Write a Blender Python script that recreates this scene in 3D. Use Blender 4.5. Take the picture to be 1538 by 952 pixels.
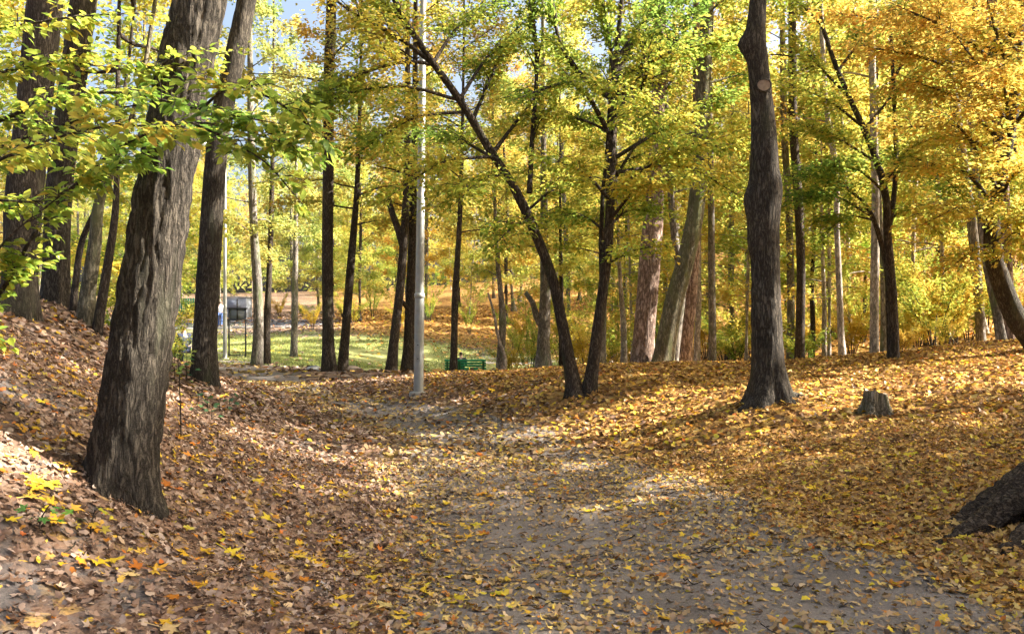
import bpy, bmesh, math, random
import numpy as np
from mathutils import Vector, Matrix

for o in list(bpy.data.objects):
    bpy.data.objects.remove(o)
scene = bpy.context.scene
C = scene.collection

# ------------------------------------------------------------------ camera, sky, sun, exposure
F, CX, CY, EYE = 1280.0, 769.0, 476.0, 1.6          # pixel focal length of the photograph, eye height
cam_d = bpy.data.cameras.new('camera'); cam = bpy.data.objects.new('camera', cam_d); C.objects.link(cam)
cam.location = (0, 0, EYE); cam.rotation_euler = (math.radians(90), 0, 0)
cam_d.sensor_width = 36; cam_d.lens = 36 * F / 1538; cam_d.clip_start = 0.05; cam_d.clip_end = 3000
scene.camera = cam

SUN = Vector((0.82, 0.03, 0.56)).normalized()
world = bpy.data.worlds.new('World'); scene.world = world; world.use_nodes = True
wn = world.node_tree.nodes; wl = world.node_tree.links
sky = wn.new('ShaderNodeTexSky'); sky.sky_type = 'NISHITA'; sky.sun_disc = False
sky.sun_elevation = math.asin(SUN.z); sky.sun_rotation = math.atan2(SUN.x, SUN.y)
sky.air_density = 1.0; sky.dust_density = 9.0; sky.ozone_density = 1.0
wl.new(sky.outputs[0], wn['Background'].inputs[0]); wn['Background'].inputs[1].default_value = 0.085
sun_d = bpy.data.lights.new('sun', 'SUN'); sun_d.energy = 5.0; sun_d.angle = math.radians(0.55); sun_d.color = (1.0, 0.93, 0.82)
sun = bpy.data.objects.new('sun', sun_d); C.objects.link(sun)
sun.rotation_euler = SUN.to_track_quat('Z', 'Y').to_euler(); sun.location = (30, 10, 40)
vs = scene.view_settings
vs.view_transform = 'Standard'; vs.look = 'None'; vs.gamma = 1; vs.use_curve_mapping = False; vs.exposure = 2.46
cy = scene.cycles
cy.max_bounces = 6; cy.diffuse_bounces = 3; cy.use_adaptive_sampling = True; cy.adaptive_threshold = .03; cy.glossy_bounces = 2; cy.transmission_bounces = 5; cy.transparent_max_bounces = 4
cy.use_denoising = True; cy.caustics_reflective = False; cy.caustics_refractive = False

# ------------------------------------------------------------------ numeric helpers
def _hash(ix, iy, iz, seed):
    h = (ix * 374761393 + iy * 668265263 + iz * 2147483647 + seed * 1274126177) & 0xffffffff
    h = ((h ^ (h >> 13)) * 1274126177) & 0xffffffff
    h = ((h ^ (h >> 16)) * 2246822519) & 0xffffffff
    return ((h ^ (h >> 15)) & 0xffffff) / float(0xffffff)

def vnoise(p, seed=0):
    p = np.asarray(p, float)
    i = np.floor(p).astype(np.int64); f = p - i
    f = f * f * (3 - 2 * f)
    out = 0
    for dx in (0, 1):
        wx = f[..., 0] if dx else 1 - f[..., 0]
        for dy in (0, 1):
            wy = f[..., 1] if dy else 1 - f[..., 1]
            for dz in (0, 1):
                wz = f[..., 2] if dz else 1 - f[..., 2]
                out = out + wx * wy * wz * _hash(i[..., 0] + dx, i[..., 1] + dy, i[..., 2] + dz, seed)
    return out

def fbm(p, octaves=3, seed=0):
    p = np.asarray(p, float); s = 0; a = 0.5; t = 0
    for k in range(octaves):
        s = s + a * vnoise(p * 2 ** k, seed + k); t += a; a *= 0.5
    return s / t

def xyz(x, y, z=0.0):
    x = np.asarray(x, float); y = np.asarray(y, float)
    return np.stack(np.broadcast_arrays(x, y, np.asarray(z, float)), -1)

def smooth(a, b, v):
    t = np.clip((v - a) / (b - a), 0, 1); return t * t * (3 - 2 * t)

# ------------------------------------------------------------------ terrain height
_pts = []
def gp(px, py, Y):                       # a spot of ground seen in the photograph at distance Y
    _pts.append(((px - CX) / F * Y, Y, EYE - (py - CY) / F * Y))
for a in [(950,952,4.3),(1538,952,4.3),(1200,952,4.3),(700,952,4.25),(500,952,4.2),(300,952,4.05),(120,952,3.85),(0,952,3.65),
          (0,800,4.34),(0,650,5.31),(0,560,6.7),(0,505,8.7),(0,474,10.3),
          (250,790,5.5),(118,692,5.6),(400,800,6.2),(330,700,7.2),(420,650,10.5),(330,620,10.6),(480,700,8.9),
          (305,572,13),(230,560,12.2),(130,490,12.2),(85,457,13),(25,470,10.8),(390,600,14.5),(200,510,14),
          (700,700,9.1),(700,640,12.5),(620,660,11.2),(600,620,14.2),(500,600,16.5),(420,575,20),(350,560,24),(345,546,30),
          (830,640,12),(950,690,9.4),(1100,740,7.7),(1250,800,6.3),(1400,850,5.5),(1538,880,5.05),
          (1350,720,7.5),(1538,765,6.2),(1538,650,8.8),(1400,640,9.2),(1313,624,10),(1155,600,10.8),(1050,630,10.8),(950,620,12),
          (1538,514,16.5),(1440,522,16),(1350,532,16),(1250,548,15.6),(1180,560,15.6),(1060,546,18),(1000,546,18),(920,549,18),
          (870,590,13),(800,562,17.5),(740,566,17.5),(628,588,15),(700,566,18),(600,562,20),(540,560,21),(490,557,22),(400,556,25),
          (700,570,38),(620,562,38),(560,552,33),(500,535,40),(440,538,35),(400,549,28),(450,486,60),(380,484,60),(300,522,45),(300,492,58),
          (620,520,46),(620,482,60),(750,545,46),(820,548,44),(750,500,58),(750,462,75),(900,540,44),(900,490,60),(1070,528,40),(1070,482,60),
          (1250,535,26),(1250,460,50),(1400,490,33),(1400,390,60),(1538,485,28),(1538,360,60),(1000,555,25),(1150,560,23),(700,575,24),(640,573,24),(760,574,24),(560,566,25),(700,579,30),(620,573,30),(780,575,29),(830,568,24),(500,556,26)]:
    gp(*a)
_pts += [(0,0,0.0),(1.5,1,0),(-1.2,1,.05),(-2.2,1,.3),(-4,1,1.3),(-7,2,2.0),(4,1,.15),(0,-6,0),(-6,-6,1.6),(6,-6,.5),(8,4,.6),(14,6,1.2),(12,0,1.0),
         (-9,6,2.1),(-12,12,2.2),(-14,20,1.3),(-20,30,.8),(-30,45,.8),(-30,62,1.3),(-14,64,1.3),(-12,26,.3),(16,16,1.5),(24,22,2.4),(30,10,2.2),(20,0,1.6),
         (-20,0,2.4),(-30,20,2),(-50,60,1.5),(-40,90,2.5),(0,90,4),(30,90,9.5),(55,60,9),(50,20,4),(0,130,7),(-60,130,5),(60,130,13),(-90,20,3),(90,40,9),
         (0,-40,0),(-40,-40,3),(40,-40,3),(90,130,14),(-100,100,5)]
_P = np.array(_pts)
def _phi(r2): return 0.5 * r2 * np.log(r2 + 1e-9)
_n = len(_P)
_A = np.zeros((_n + 3, _n + 3))
_A[:_n, :_n] = _phi(((_P[:, None, :2] - _P[None, :, :2]) ** 2).sum(-1)) + np.eye(_n) * 0.25
_A[:_n, _n] = 1; _A[:_n, _n + 1:] = _P[:, :2]; _A[_n, :_n] = 1; _A[_n + 1:, :_n] = _P[:, :2].T
_W = np.linalg.solve(_A, np.concatenate([_P[:, 2], np.zeros(3)]))

def height(x, y):
    x = np.asarray(x, float); y = np.asarray(y, float); sh = np.broadcast(x, y).shape
    x = np.broadcast_to(x, sh).ravel(); y = np.broadcast_to(y, sh).ravel()
    r = np.hypot(x, y - 30); k = np.minimum(1, 120 / np.maximum(r, 1e-6))        # hold the rim's height farther out
    cx = x * k; cy_ = 30 + (y - 30) * k
    out = np.empty(len(x))
    for s in range(0, len(x), 20000):
        e = slice(s, s + 20000)
        d = (cx[e, None] - _P[None, :, 0]) ** 2 + (cy_[e, None] - _P[None, :, 1]) ** 2
        out[e] = _phi(d) @ _W[:_n] + _W[_n] + _W[_n + 1] * cx[e] + _W[_n + 2] * cy_[e]
    rough = 0.10 * (fbm(xyz(x * .7, y * .7), 3, 5) - .5) + 0.045 * (fbm(xyz(x * 3.1, y * 3.1), 2, 9) - .5)
    flat = path_mask_raw(x, y)
    return (out + rough * (1 - .75 * flat)).reshape(sh)

_PY = np.array([-6, 2, 4.3, 6, 7.6, 9.3, 12, 14, 16, 20, 25, 30, 45, 57])
_XL = np.array([-.9, -.7, -.5, -.8, -1.0, -1.3, -1.87, -2.8, -4.0, -6.4, -8.9, -10.6, -18.5, -27.])
_XR = np.array([3.6, 3.3, 2.9, 2.4, 1.97, 1.39, .40, -1.2, -2.9, -4.8, -7.0, -8.4, -15.0, -20.])
def path_sd(x, y):                        # >0 inside the trodden path
    l = np.interp(y, _PY, _XL); r = np.interp(y, _PY, _XR)
    w = .5 * (fbm(xyz(x * .9, y * .9), 2, 31) - .5)
    return np.minimum(x - l, r - x) + w
def path_mask_raw(x, y):
    return smooth(-.5, .4, path_sd(x, y)) * (y < 57)

def hz(x, y): return float(height(np.array([x]), np.array([y]))[0])
def W(px, py, Y): return np.array([(px - CX) / F * Y, Y, EYE - (py - CY) / F * Y])

# ------------------------------------------------------------------ mesh helpers
def mesh_np(name, V, Fc, mat=None, col=None, smooth_shade=False, attrs=None):
    me = bpy.data.meshes.new(name)
    V = np.asarray(V, np.float32)
    if isinstance(Fc, np.ndarray):
        k = Fc.shape[1]; nf = len(Fc); idx = Fc.astype(np.int32).ravel()
        starts = np.arange(nf, dtype=np.int32) * k; tot = np.full(nf, k, np.int32)
    else:
        parts = [f for f in Fc if len(f)]
        idx = np.concatenate([f.astype(np.int32).ravel() for f in parts])
        tot = np.concatenate([np.full(len(f), f.shape[1], np.int32) for f in parts]); nf = len(tot)
        starts = np.concatenate([[0], np.cumsum(tot)[:-1]]).astype(np.int32)
    me.vertices.add(len(V)); me.vertices.foreach_set('co', V.ravel())
    me.loops.add(len(idx)); me.loops.foreach_set('vertex_index', idx)
    me.polygons.add(nf); me.polygons.foreach_set('loop_start', starts); me.polygons.foreach_set('loop_total', tot)
    me.update(calc_edges=True); me.validate()
    if smooth_shade: me.polygons.foreach_set('use_smooth', np.ones(len(me.polygons), bool))
    if col is not None:
        a = me.color_attributes.new('Col', 'FLOAT_COLOR', 'POINT')
        a.data.foreach_set('color', np.concatenate([np.asarray(col, np.float32), np.ones((len(V), 1), np.float32)], 1).ravel())
    for k, v in (attrs or {}).items():
        a = me.attributes.new(k, 'FLOAT', 'POINT'); a.data.foreach_set('value', np.asarray(v, np.float32))
    if mat is not None: me.materials.append(mat)
    return me

def obj(name, me, parent=None, loc=None):
    o = bpy.data.objects.new(name, me); C.objects.link(o)
    if parent is not None: o.parent = parent
    if loc is not None: o.location = [float(v) for v in loc]
    return o
def tag(o, label, cat, group=None, kind=None):
    if label: o['label'] = label
    if cat: o['category'] = cat
    if group: o['group'] = group
    if kind: o['kind'] = kind
    return o
def thing(name, label, cat, loc, group=None):
    o = obj(name, None, None, loc); o.empty_display_size = .2
    return tag(o, label, cat, group)
def copy_tree(o, parent=None):
    c = o.copy(); C.objects.link(c); c.parent = parent
    for ch in o.children:
        copy_tree(ch, c)
    return c

class Acc:                               # collects quads/tris/vertices for one mesh
    def __init__(s): s.v = []; s.q = []; s.t = []; s.n = 0; s.c = []
    def add(s, V, quads=None, tris=None, col=None):
        V = np.asarray(V, float)
        if quads is not None and len(quads): s.q.append(np.asarray(quads) + s.n)
        if tris is not None and len(tris): s.t.append(np.asarray(tris) + s.n)
        s.v.append(V); s.n += len(V)
        if col is not None: s.c.append(col)
    def mesh(s, name, mat, origin=(0, 0, 0), smooth_shade=True):
        V = np.concatenate(s.v) - np.asarray(origin, float)
        fs = []
        if s.q: fs.append(np.concatenate(s.q))
        if s.t: fs.append(np.concatenate(s.t))
        return mesh_np(name, V, fs, mat, np.concatenate(s.c) if s.c else None, smooth_shade)

def catmull(P, n):
    P = np.asarray(P, float)
    if len(P) == 2:
        return P[0] + (P[1] - P[0]) * np.linspace(0, 1, n)[:, None]
    d = np.concatenate([[0], np.cumsum(np.linalg.norm(np.diff(P[:, :3], axis=0), axis=1))])
    dd = np.maximum(np.diff(d), 1e-9)[:, None]; v = np.diff(P, axis=0) / dd
    m = np.concatenate([v[:1], (v[:-1] * dd[1:] + v[1:] * dd[:-1]) / (dd[1:] + dd[:-1]), v[-1:]])      # tangents weighted by chord length
    s = np.linspace(0, d[-1], n); k = np.clip(np.searchsorted(d, s, 'right') - 1, 0, len(P) - 2)
    h = dd[k]; t = (s - d[k])[:, None] / h
    return (2 * t ** 3 - 3 * t ** 2 + 1) * P[k] + (t ** 3 - 2 * t ** 2 + t) * h * m[k] + (3 * t ** 2 - 2 * t ** 3) * P[k + 1] + (t ** 3 - t ** 2) * h * m[k + 1]

def tube(acc, P, R, n=6, cap=True, disp=None, col=None):
    P = np.asarray(P, float); R = np.asarray(R, float); m = len(P)
    T = np.gradient(P, axis=0); T /= np.maximum(np.linalg.norm(T, axis=1, keepdims=True), 1e-9)
    ref = np.array([0., 1, 0]) if abs(T[:, 1]).mean() < .8 else np.array([1., 0, 0])
    A = np.cross(T, ref); A /= np.maximum(np.linalg.norm(A, axis=1, keepdims=True), 1e-9)
    B = np.cross(T, A)
    a = np.linspace(0, 2 * math.pi, n, endpoint=False)
    N = A[:, None] * np.cos(a)[None, :, None] + B[:, None] * np.sin(a)[None, :, None]
    r = np.broadcast_to(R[:, None], (m, n))
    V = P[:, None] + N * r[..., None]
    if disp is not None: V = V + N * disp(V, N, r, a)[..., None]
    V = V.reshape(-1, 3)
    i = np.arange(m - 1)[:, None] * n; j = np.arange(n)[None]; j2 = (j + 1) % n
    q = np.stack([i + j, i + j2, i + n + j2, i + n + j], -1).reshape(-1, 4)
    tr = None
    if cap:
        V = np.concatenate([V, P[-1:]]); jj = np.arange(n)
        tr = np.stack([(m - 1) * n + jj, (m - 1) * n + (jj + 1) % n, np.full(n, m * n)], -1)
    acc.add(V, q, tr, None if col is None else np.tile(col, (len(V), 1)))

def box(acc, c, s, rz=0.0, rx=0.0):
    x, y, z = [v / 2 for v in s]
    V = np.array([(-x,-y,-z),(x,-y,-z),(x,y,-z),(-x,y,-z),(-x,-y,z),(x,-y,z),(x,y,z),(-x,y,z)])
    M = np.array(Matrix.Rotation(rz, 3, 'Z') @ Matrix.Rotation(rx, 3, 'X'))
    acc.add(V @ M.T + np.asarray(c), [(0,3,2,1),(4,5,6,7),(0,1,5,4),(1,2,6,5),(2,3,7,6),(3,0,4,7)])

def bevel(o, w=.01, seg=2):
    m = o.modifiers.new('bevel', 'BEVEL'); m.width = w; m.segments = seg; m.limit_method = 'ANGLE'; return o

# ------------------------------------------------------------------ materials
def newmat(name):
    m = bpy.data.materials.new(name); m.use_nodes = True
    nt = m.node_tree; nt.nodes.clear()
    return m, nt, nt.nodes, nt.links
def N(nt, kind, **kw):
    n = nt.nodes.new(kind)
    for k, v in kw.items():
        if k in n.inputs: n.inputs[k].default_value = v
        else: setattr(n, k, v)
    return n
def ramp(nt, stops):
    r = nt.nodes.new('ShaderNodeValToRGB'); e = r.color_ramp.elements
    while len(e) < len(stops): e.new(.5)
    for q, (p, c) in zip(e, stops): q.position = p; q.color = (*c, 1)
    return r

def plain(name, c, rough=.6, metal=0.0, vary=.12, scale=14.0, bump=.1):
    m, nt, nn, ll = newmat(name)
    out = N(nt, 'ShaderNodeOutputMaterial'); b = N(nt, 'ShaderNodeBsdfPrincipled', Roughness=rough, Metallic=metal)
    tc = N(nt, 'ShaderNodeTexCoord'); ns = N(nt, 'ShaderNodeTexNoise', Scale=scale, Detail=5.0)
    ll.new(tc.outputs['Object'], ns.inputs['Vector'])
    r = ramp(nt, [(.25, tuple(v * (1 - vary * 1.6) for v in c)), (.75, tuple(min(1, v * (1 + vary)) for v in c))])
    ll.new(ns.outputs['Fac'], r.inputs[0]); ll.new(r.outputs[0], b.inputs['Base Color'])
    bp = N(nt, 'ShaderNodeBump', Strength=bump, Distance=.01); ll.new(ns.outputs['Fac'], bp.inputs['Height']); ll.new(bp.outputs[0], b.inputs['Normal'])
    ll.new(b.outputs[0], out.inputs[0]); return m

def bark(name, dark, mid, light, moss=None, moss_amt=.0, zs=.22, scale=26.0, strength=.9):
    m, nt, nn, ll = newmat(name)
    out = N(nt, 'ShaderNodeOutputMaterial'); b = N(nt, 'ShaderNodeBsdfPrincipled', Roughness=.92)
    b.inputs['Specular IOR Level'].default_value = .2
    geo = N(nt, 'ShaderNodeNewGeometry'); mp = N(nt, 'ShaderNodeMapping'); mp.inputs['Scale'].default_value = (1, 1, zs)
    ll.new(geo.outputs['Position'], mp.inputs['Vector'])
    n0 = N(nt, 'ShaderNodeTexNoise', Scale=scale * .5, Detail=2.0); ll.new(mp.outputs[0], n0.inputs['Vector'])
    dv = N(nt, 'ShaderNodeMix', data_type='VECTOR'); dv.inputs['Factor'].default_value = .05; ll.new(mp.outputs[0], dv.inputs['A']); ll.new(n0.outputs['Color'], dv.inputs['B'])
    n1 = N(nt, 'ShaderNodeTexNoise', Scale=scale, Detail=3.0, Roughness=.55); ll.new(dv.outputs['Result'], n1.inputs['Vector'])
    rd = N(nt, 'ShaderNodeMath', operation='MULTIPLY_ADD'); ll.new(n1.outputs['Fac'], rd.inputs[0]); rd.inputs[1].default_value = 2; rd.inputs[2].default_value = -1
    ab = N(nt, 'ShaderNodeMath', operation='ABSOLUTE'); ll.new(rd.outputs[0], ab.inputs[0])
    vr = N(nt, 'ShaderNodeMapRange'); vr.inputs['From Max'].default_value = .30; ll.new(ab.outputs[0], vr.inputs['Value'])
    nf = N(nt, 'ShaderNodeTexNoise', Scale=scale * 3.2, Detail=6.0, Roughness=.7); ll.new(geo.outputs['Position'], nf.inputs['Vector'])
    n2 = N(nt, 'ShaderNodeTexNoise', Scale=2.3, Detail=3.0); ll.new(geo.outputs['Position'], n2.inputs['Vector'])
    mul = N(nt, 'ShaderNodeMath', operation='MULTIPLY_ADD'); ll.new(vr.outputs[0], mul.inputs[0]); mul.inputs[1].default_value = .45; ll.new(nf.outputs['Fac'], mul.inputs[2])
    r = ramp(nt, [(.42, dark), (.74, mid), (1.0, light)]); ll.new(mul.outputs[0], r.inputs[0])
    mixc = N(nt, 'ShaderNodeMix', data_type='RGBA', blend_type='MULTIPLY'); mixc.inputs['Factor'].default_value = 1
    r2 = ramp(nt, [(.3, (.65, .62, .6)), (.7, (1.2, 1.15, 1.1))]); ll.new(n2.outputs['Fac'], r2.inputs[0])
    ll.new(r.outputs[0], mixc.inputs['A']); ll.new(r2.outputs[0], mixc.inputs['B'])
    last = mixc.outputs['Result']
    if moss:
        n3 = N(nt, 'ShaderNodeTexNoise', Scale=4.5, Detail=5.0); ll.new(mp.outputs[0], n3.inputs['Vector'])
        r3 = ramp(nt, [(.62 - moss_amt * .35, (0, 0, 0)), (.85 - moss_amt * .35, (1, 1, 1))]); ll.new(n3.outputs['Fac'], r3.inputs[0])
        mm = N(nt, 'ShaderNodeMix', data_type='RGBA'); ll.new(r3.outputs[0], mm.inputs['Factor']); ll.new(last, mm.inputs['A']); mm.inputs['B'].default_value = (*moss, 1)
        last = mm.outputs['Result']
    ll.new(last, b.inputs['Base Color'])
    bp = N(nt, 'ShaderNodeBump', Strength=strength, Distance=.02); ll.new(mul.outputs[0], bp.inputs['Height']); ll.new(bp.outputs[0], b.inputs['Normal'])
    ll.new(b.outputs[0], out.inputs[0]); return m

def leafmat(name, trans=.5, gloss=0.0):
    m, nt, nn, ll = newmat(name)
    out = N(nt, 'ShaderNodeOutputMaterial'); at = N(nt, 'ShaderNodeAttribute', attribute_name='Col'); oi = N(nt, 'ShaderNodeObjectInfo')
    mx = N(nt, 'ShaderNodeMix', data_type='RGBA', blend_type='MULTIPLY'); mx.inputs['Factor'].default_value = 1
    ll.new(at.outputs['Color'], mx.inputs['A']); ll.new(oi.outputs['Color'], mx.inputs['B'])
    d = N(nt, 'ShaderNodeBsdfDiffuse'); t = N(nt, 'ShaderNodeBsdfTranslucent'); s = N(nt, 'ShaderNodeMixShader'); s.inputs[0].default_value = trans
    ll.new(mx.outputs['Result'], d.inputs['Color'])
    if gloss == .04:                     # brown specks and paler veins of an ageing leaf
        geo = N(nt, 'ShaderNodeNewGeometry'); ns = N(nt, 'ShaderNodeTexNoise', Scale=70.0, Detail=3.0, Roughness=.6); ll.new(geo.outputs['Position'], ns.inputs['Vector'])
        rs = ramp(nt, [(.60, (0, 0, 0)), (.70, (1, 1, 1))]); ll.new(ns.outputs['Fac'], rs.inputs[0]); ms = N(nt, 'ShaderNodeMix', data_type='RGBA'); ll.new(rs.outputs[0], ms.inputs['Factor'])
        ll.new(mx.outputs['Result'], ms.inputs['A']); ms.inputs['B'].default_value = (.30, .17, .04, 1); mx = ms; ll.new(mx.outputs['Result'], d.inputs['Color'])
    g = N(nt, 'ShaderNodeHueSaturation', Hue=.512, Saturation=.94, Value=1.25); ll.new(mx.outputs['Result'], g.inputs['Color']); ll.new(g.outputs[0], t.inputs['Color'])
    ll.new(d.outputs[0], s.inputs[1]); ll.new(t.outputs[0], s.inputs[2]); last = s.outputs[0]
    if gloss:
        gl = N(nt, 'ShaderNodeBsdfGlossy', Roughness=.4); s2 = N(nt, 'ShaderNodeMixShader'); s2.inputs[0].default_value = gloss
        ll.new(last, s2.inputs[1]); ll.new(gl.outputs[0], s2.inputs[2]); last = s2.outputs[0]
    ll.new(last, out.inputs[0]); return m

M = {}
M['bark'] = bark('bark_oak', (.014, .012, .010), (.056, .049, .039), (.125, .110, .090), (.06, .064, .036), .12, .20, 34)
M['bark_dark'] = bark('bark_maple', (.016, .013, .010), (.052, .042, .033), (.12, .098, .078), (.06, .065, .03), .1, .25, 34)
M['bark_grey'] = bark('bark_hornbeam', (.06, .055, .048), (.17, .155, .135), (.30, .28, .25), (.09, .11, .05), .3, .3, 18, .5)
M['bark_pale'] = bark('bark_birch', (.12, .105, .09), (.34, .31, .27), (.52, .48, .43), (.10, .12, .06), .1, .35, 16, .5)
M['bark_pine'] = bark('bark_pine', (.06, .04, .033), (.22, .155, .12), (.42, .33, .28), None, 0, .28, 15, 1.0)
M['bark_moss'] = bark('bark_mossy', (.04, .037, .026), (.13, .12, .08), (.24, .22, .16), (.11, .115, .05), .45, .25, 22, .7)
M['bark_root'] = bark('bark_root', (.018, .013, .009), (.075, .054, .036), (.16, .12, .085), None, 0, 1.6, 22, 1.0)
M['bark_stump'] = bark('bark_stump', (.04, .034, .022), (.20, .17, .115), (.38, .33, .24), (.13, .13, .06), .4, .12, 30, 1.0)
M['leaf'] = leafmat('leaf', .56)
M['leaf_near'] = leafmat('leaf_near', .48, .04)
M['litter'] = leafmat('fallen_leaf', .12, .025)
M['metal_grey'] = plain('galvanised_steel', (.33, .34, .325), .55, .3, .12, 9)
M['concrete'] = plain('concrete', (.33, .31, .28), .9, 0, .2, 12, .4)
M['green_paint'] = plain('green_paint', (.015, .27, .12), .45, 0, .15, 20)
M['green_dark'] = plain('dark_green_paint', (.01, .09, .04), .5, 0, .15, 20)
M['iron'] = plain('black_iron', (.03, .032, .035), .5, .3)
M['panel'] = plain('grey_panel', (.20, .22, .26), 1.0, 0, .1, 5)
M['booth'] = plain('booth_grey', (.30, .33, .38), 1.0, 0, .12, 4)
M['asphalt'] = plain('asphalt', (.085, .088, .10), .9, 0, .25, 6, .5)
M['kerb'] = plain('kerb_stone', (.38, .36, .33), .9, 0, .15, 7, .4)
M['sand'] = plain('sandy_gravel', (.46, .40, .32), .95, 0, .15, 5, .4)
M['stone'] = plain('stone', (.42, .41, .40), .85, 0, .25, 9, .5)
M['stone_brown'] = plain('brown_stone', (.26, .20, .15), .9, 0, .25, 9, .5)
M['cutwood'] = plain('cut_wood', (.27, .20, .14), .9, 0, .22, 22, .5)
M['skin'] = plain('skin', (.55, .34, .25), .55, 0, .05)
M['denim'] = plain('denim', (.06, .11, .27), .9, 0, .2, 30)
M['white_cloth'] = plain('white_cloth', (.70, .70, .70), .9, 0, .06)
M['navy_cloth'] = plain('navy_cloth', (.02, .027, .06), .9, 0, .2)
M['dark_cloth'] = plain('dark_cloth', (.035, .035, .045), .9, 0, .2)
M['hair'] = plain('hair', (.05, .03, .018), .7, 0, .3, 40)
M['shoe'] = plain('shoe', (.03, .028, .026), .6)

def ground_mat():
    m, nt, nn, ll = newmat('forest_floor')
    out = N(nt, 'ShaderNodeOutputMaterial'); b = N(nt, 'ShaderNodeBsdfPrincipled', Roughness=.95); b.inputs['Specular IOR Level'].default_value = .15
    geo = N(nt, 'ShaderNodeNewGeometry')
    v = N(nt, 'ShaderNodeTexVoronoi', Scale=9.0, Randomness=1.0); n = N(nt, 'ShaderNodeTexNoise', Scale=5.0, Detail=8.0, Roughness=.65)
    n2 = N(nt, 'ShaderNodeTexNoise', Scale=.5, Detail=4.0); nb = N(nt, 'ShaderNodeTexNoise', Scale=38.0, Detail=4.0)
    for q in (v, n, n2, nb): ll.new(geo.outputs['Position'], q.inputs['Vector'])
    sep = N(nt, 'ShaderNodeSeparateColor'); ll.new(v.outputs['Color'], sep.inputs[0])
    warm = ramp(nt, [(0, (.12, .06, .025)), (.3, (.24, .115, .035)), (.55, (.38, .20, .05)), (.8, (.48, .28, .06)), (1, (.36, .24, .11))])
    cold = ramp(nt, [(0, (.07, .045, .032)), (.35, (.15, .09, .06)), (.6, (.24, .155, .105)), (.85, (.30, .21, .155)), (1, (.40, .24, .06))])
    ll.new(sep.outputs[0], warm.inputs[0]); ll.new(sep.outputs[0], cold.inputs[0])
    soil = ramp(nt, [(.3, (.09, .078, .072)), (.55, (.165, .145, .135)), (.8, (.24, .212, .195))]); ll.new(n.outputs['Fac'], soil.inputs[0])
    grass = ramp(nt, [(.3, (.14, .16, .05)), (.55, (.25, .26, .09)), (.75, (.42, .37, .17))]); ll.new(n.outputs['Fac'], grass.inputs[0])
    def attr(k): return N(nt, 'ShaderNodeAttribute', attribute_name=k).outputs['Fac']
    def mix(f, a, c):
        q = N(nt, 'ShaderNodeMix', data_type='RGBA'); ll.new(f, q.inputs['Factor']); ll.new(a, q.inputs['A']); ll.new(c, q.inputs['B']); return q.outputs['Result']
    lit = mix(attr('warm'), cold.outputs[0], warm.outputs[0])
    # broken litter cover: attribute compared with noise
    mm = N(nt, 'ShaderNodeMath', operation='ADD'); ll.new(attr('cover'), mm.inputs[0]); ll.new(n.outputs['Fac'], mm.inputs[1])
    mr = N(nt, 'ShaderNodeMapRange'); mr.inputs['From Min'].default_value = .92; mr.inputs['From Max'].default_value = 1.1; ll.new(mm.outputs[0], mr.inputs['Value'])
    c = mix(mr.outputs[0], soil.outputs[0], lit)
    g2 = N(nt, 'ShaderNodeMath', operation='ADD'); ll.new(attr('grass'), g2.inputs[0]); ll.new(n2.outputs['Fac'], g2.inputs[1])
    gr = N(nt, 'ShaderNodeMapRange'); gr.inputs['From Min'].default_value = .95; gr.inputs['From Max'].default_value = 1.25; ll.new(g2.outputs[0], gr.inputs['Value'])
    c = mix(gr.outputs[0], c, grass.outputs[0])
    ll.new(c, b.inputs['Base Color'])
    ad = N(nt, 'ShaderNodeMath', operation='ADD'); ll.new(sep.outputs[1], ad.inputs[0]); ll.new(nb.outputs['Fac'], ad.inputs[1])
    bp = N(nt, 'ShaderNodeBump', Strength=.7, Distance=.025); ll.new(ad.outputs[0], bp.inputs['Height']); ll.new(bp.outputs[0], b.inputs['Normal'])
    ll.new(b.outputs[0], out.inputs[0]); return m
M['ground'] = ground_mat()
def soil_mat():
    m, nt, nn, ll = newmat('trodden_earth')
    out = N(nt, 'ShaderNodeOutputMaterial'); b = N(nt, 'ShaderNodeBsdfPrincipled', Roughness=.95); b.inputs['Specular IOR Level'].default_value = .15
    geo = N(nt, 'ShaderNodeNewGeometry')
    n = N(nt, 'ShaderNodeTexNoise', Scale=1.6, Detail=9.0, Roughness=.62); nb = N(nt, 'ShaderNodeTexNoise', Scale=55.0, Detail=5.0, Roughness=.7)
    for q in (n, nb): ll.new(geo.outputs['Position'], q.inputs['Vector'])
    r = ramp(nt, [(.3, (.15, .126, .108)), (.55, (.225, .192, .168)), (.75, (.30, .262, .228))]); ll.new(n.outputs['Fac'], r.inputs[0])
    r2 = ramp(nt, [(.3, (.7, .7, .7)), (.7, (1.12, 1.12, 1.12))]); ll.new(nb.outputs['Fac'], r2.inputs[0])
    q = N(nt, 'ShaderNodeMix', data_type='RGBA', blend_type='MULTIPLY'); q.inputs['Factor'].default_value = 1
    ll.new(r.outputs[0], q.inputs['A']); ll.new(r2.outputs[0], q.inputs['B']); ll.new(q.outputs['Result'], b.inputs['Base Color'])
    bp = N(nt, 'ShaderNodeBump', Strength=1.0, Distance=.02); ll.new(nb.outputs['Fac'], bp.inputs['Height']); ll.new(bp.outputs[0], b.inputs['Normal'])
    ll.new(b.outputs[0], out.inputs[0]); return m
M['soil'] = soil_mat()

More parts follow.
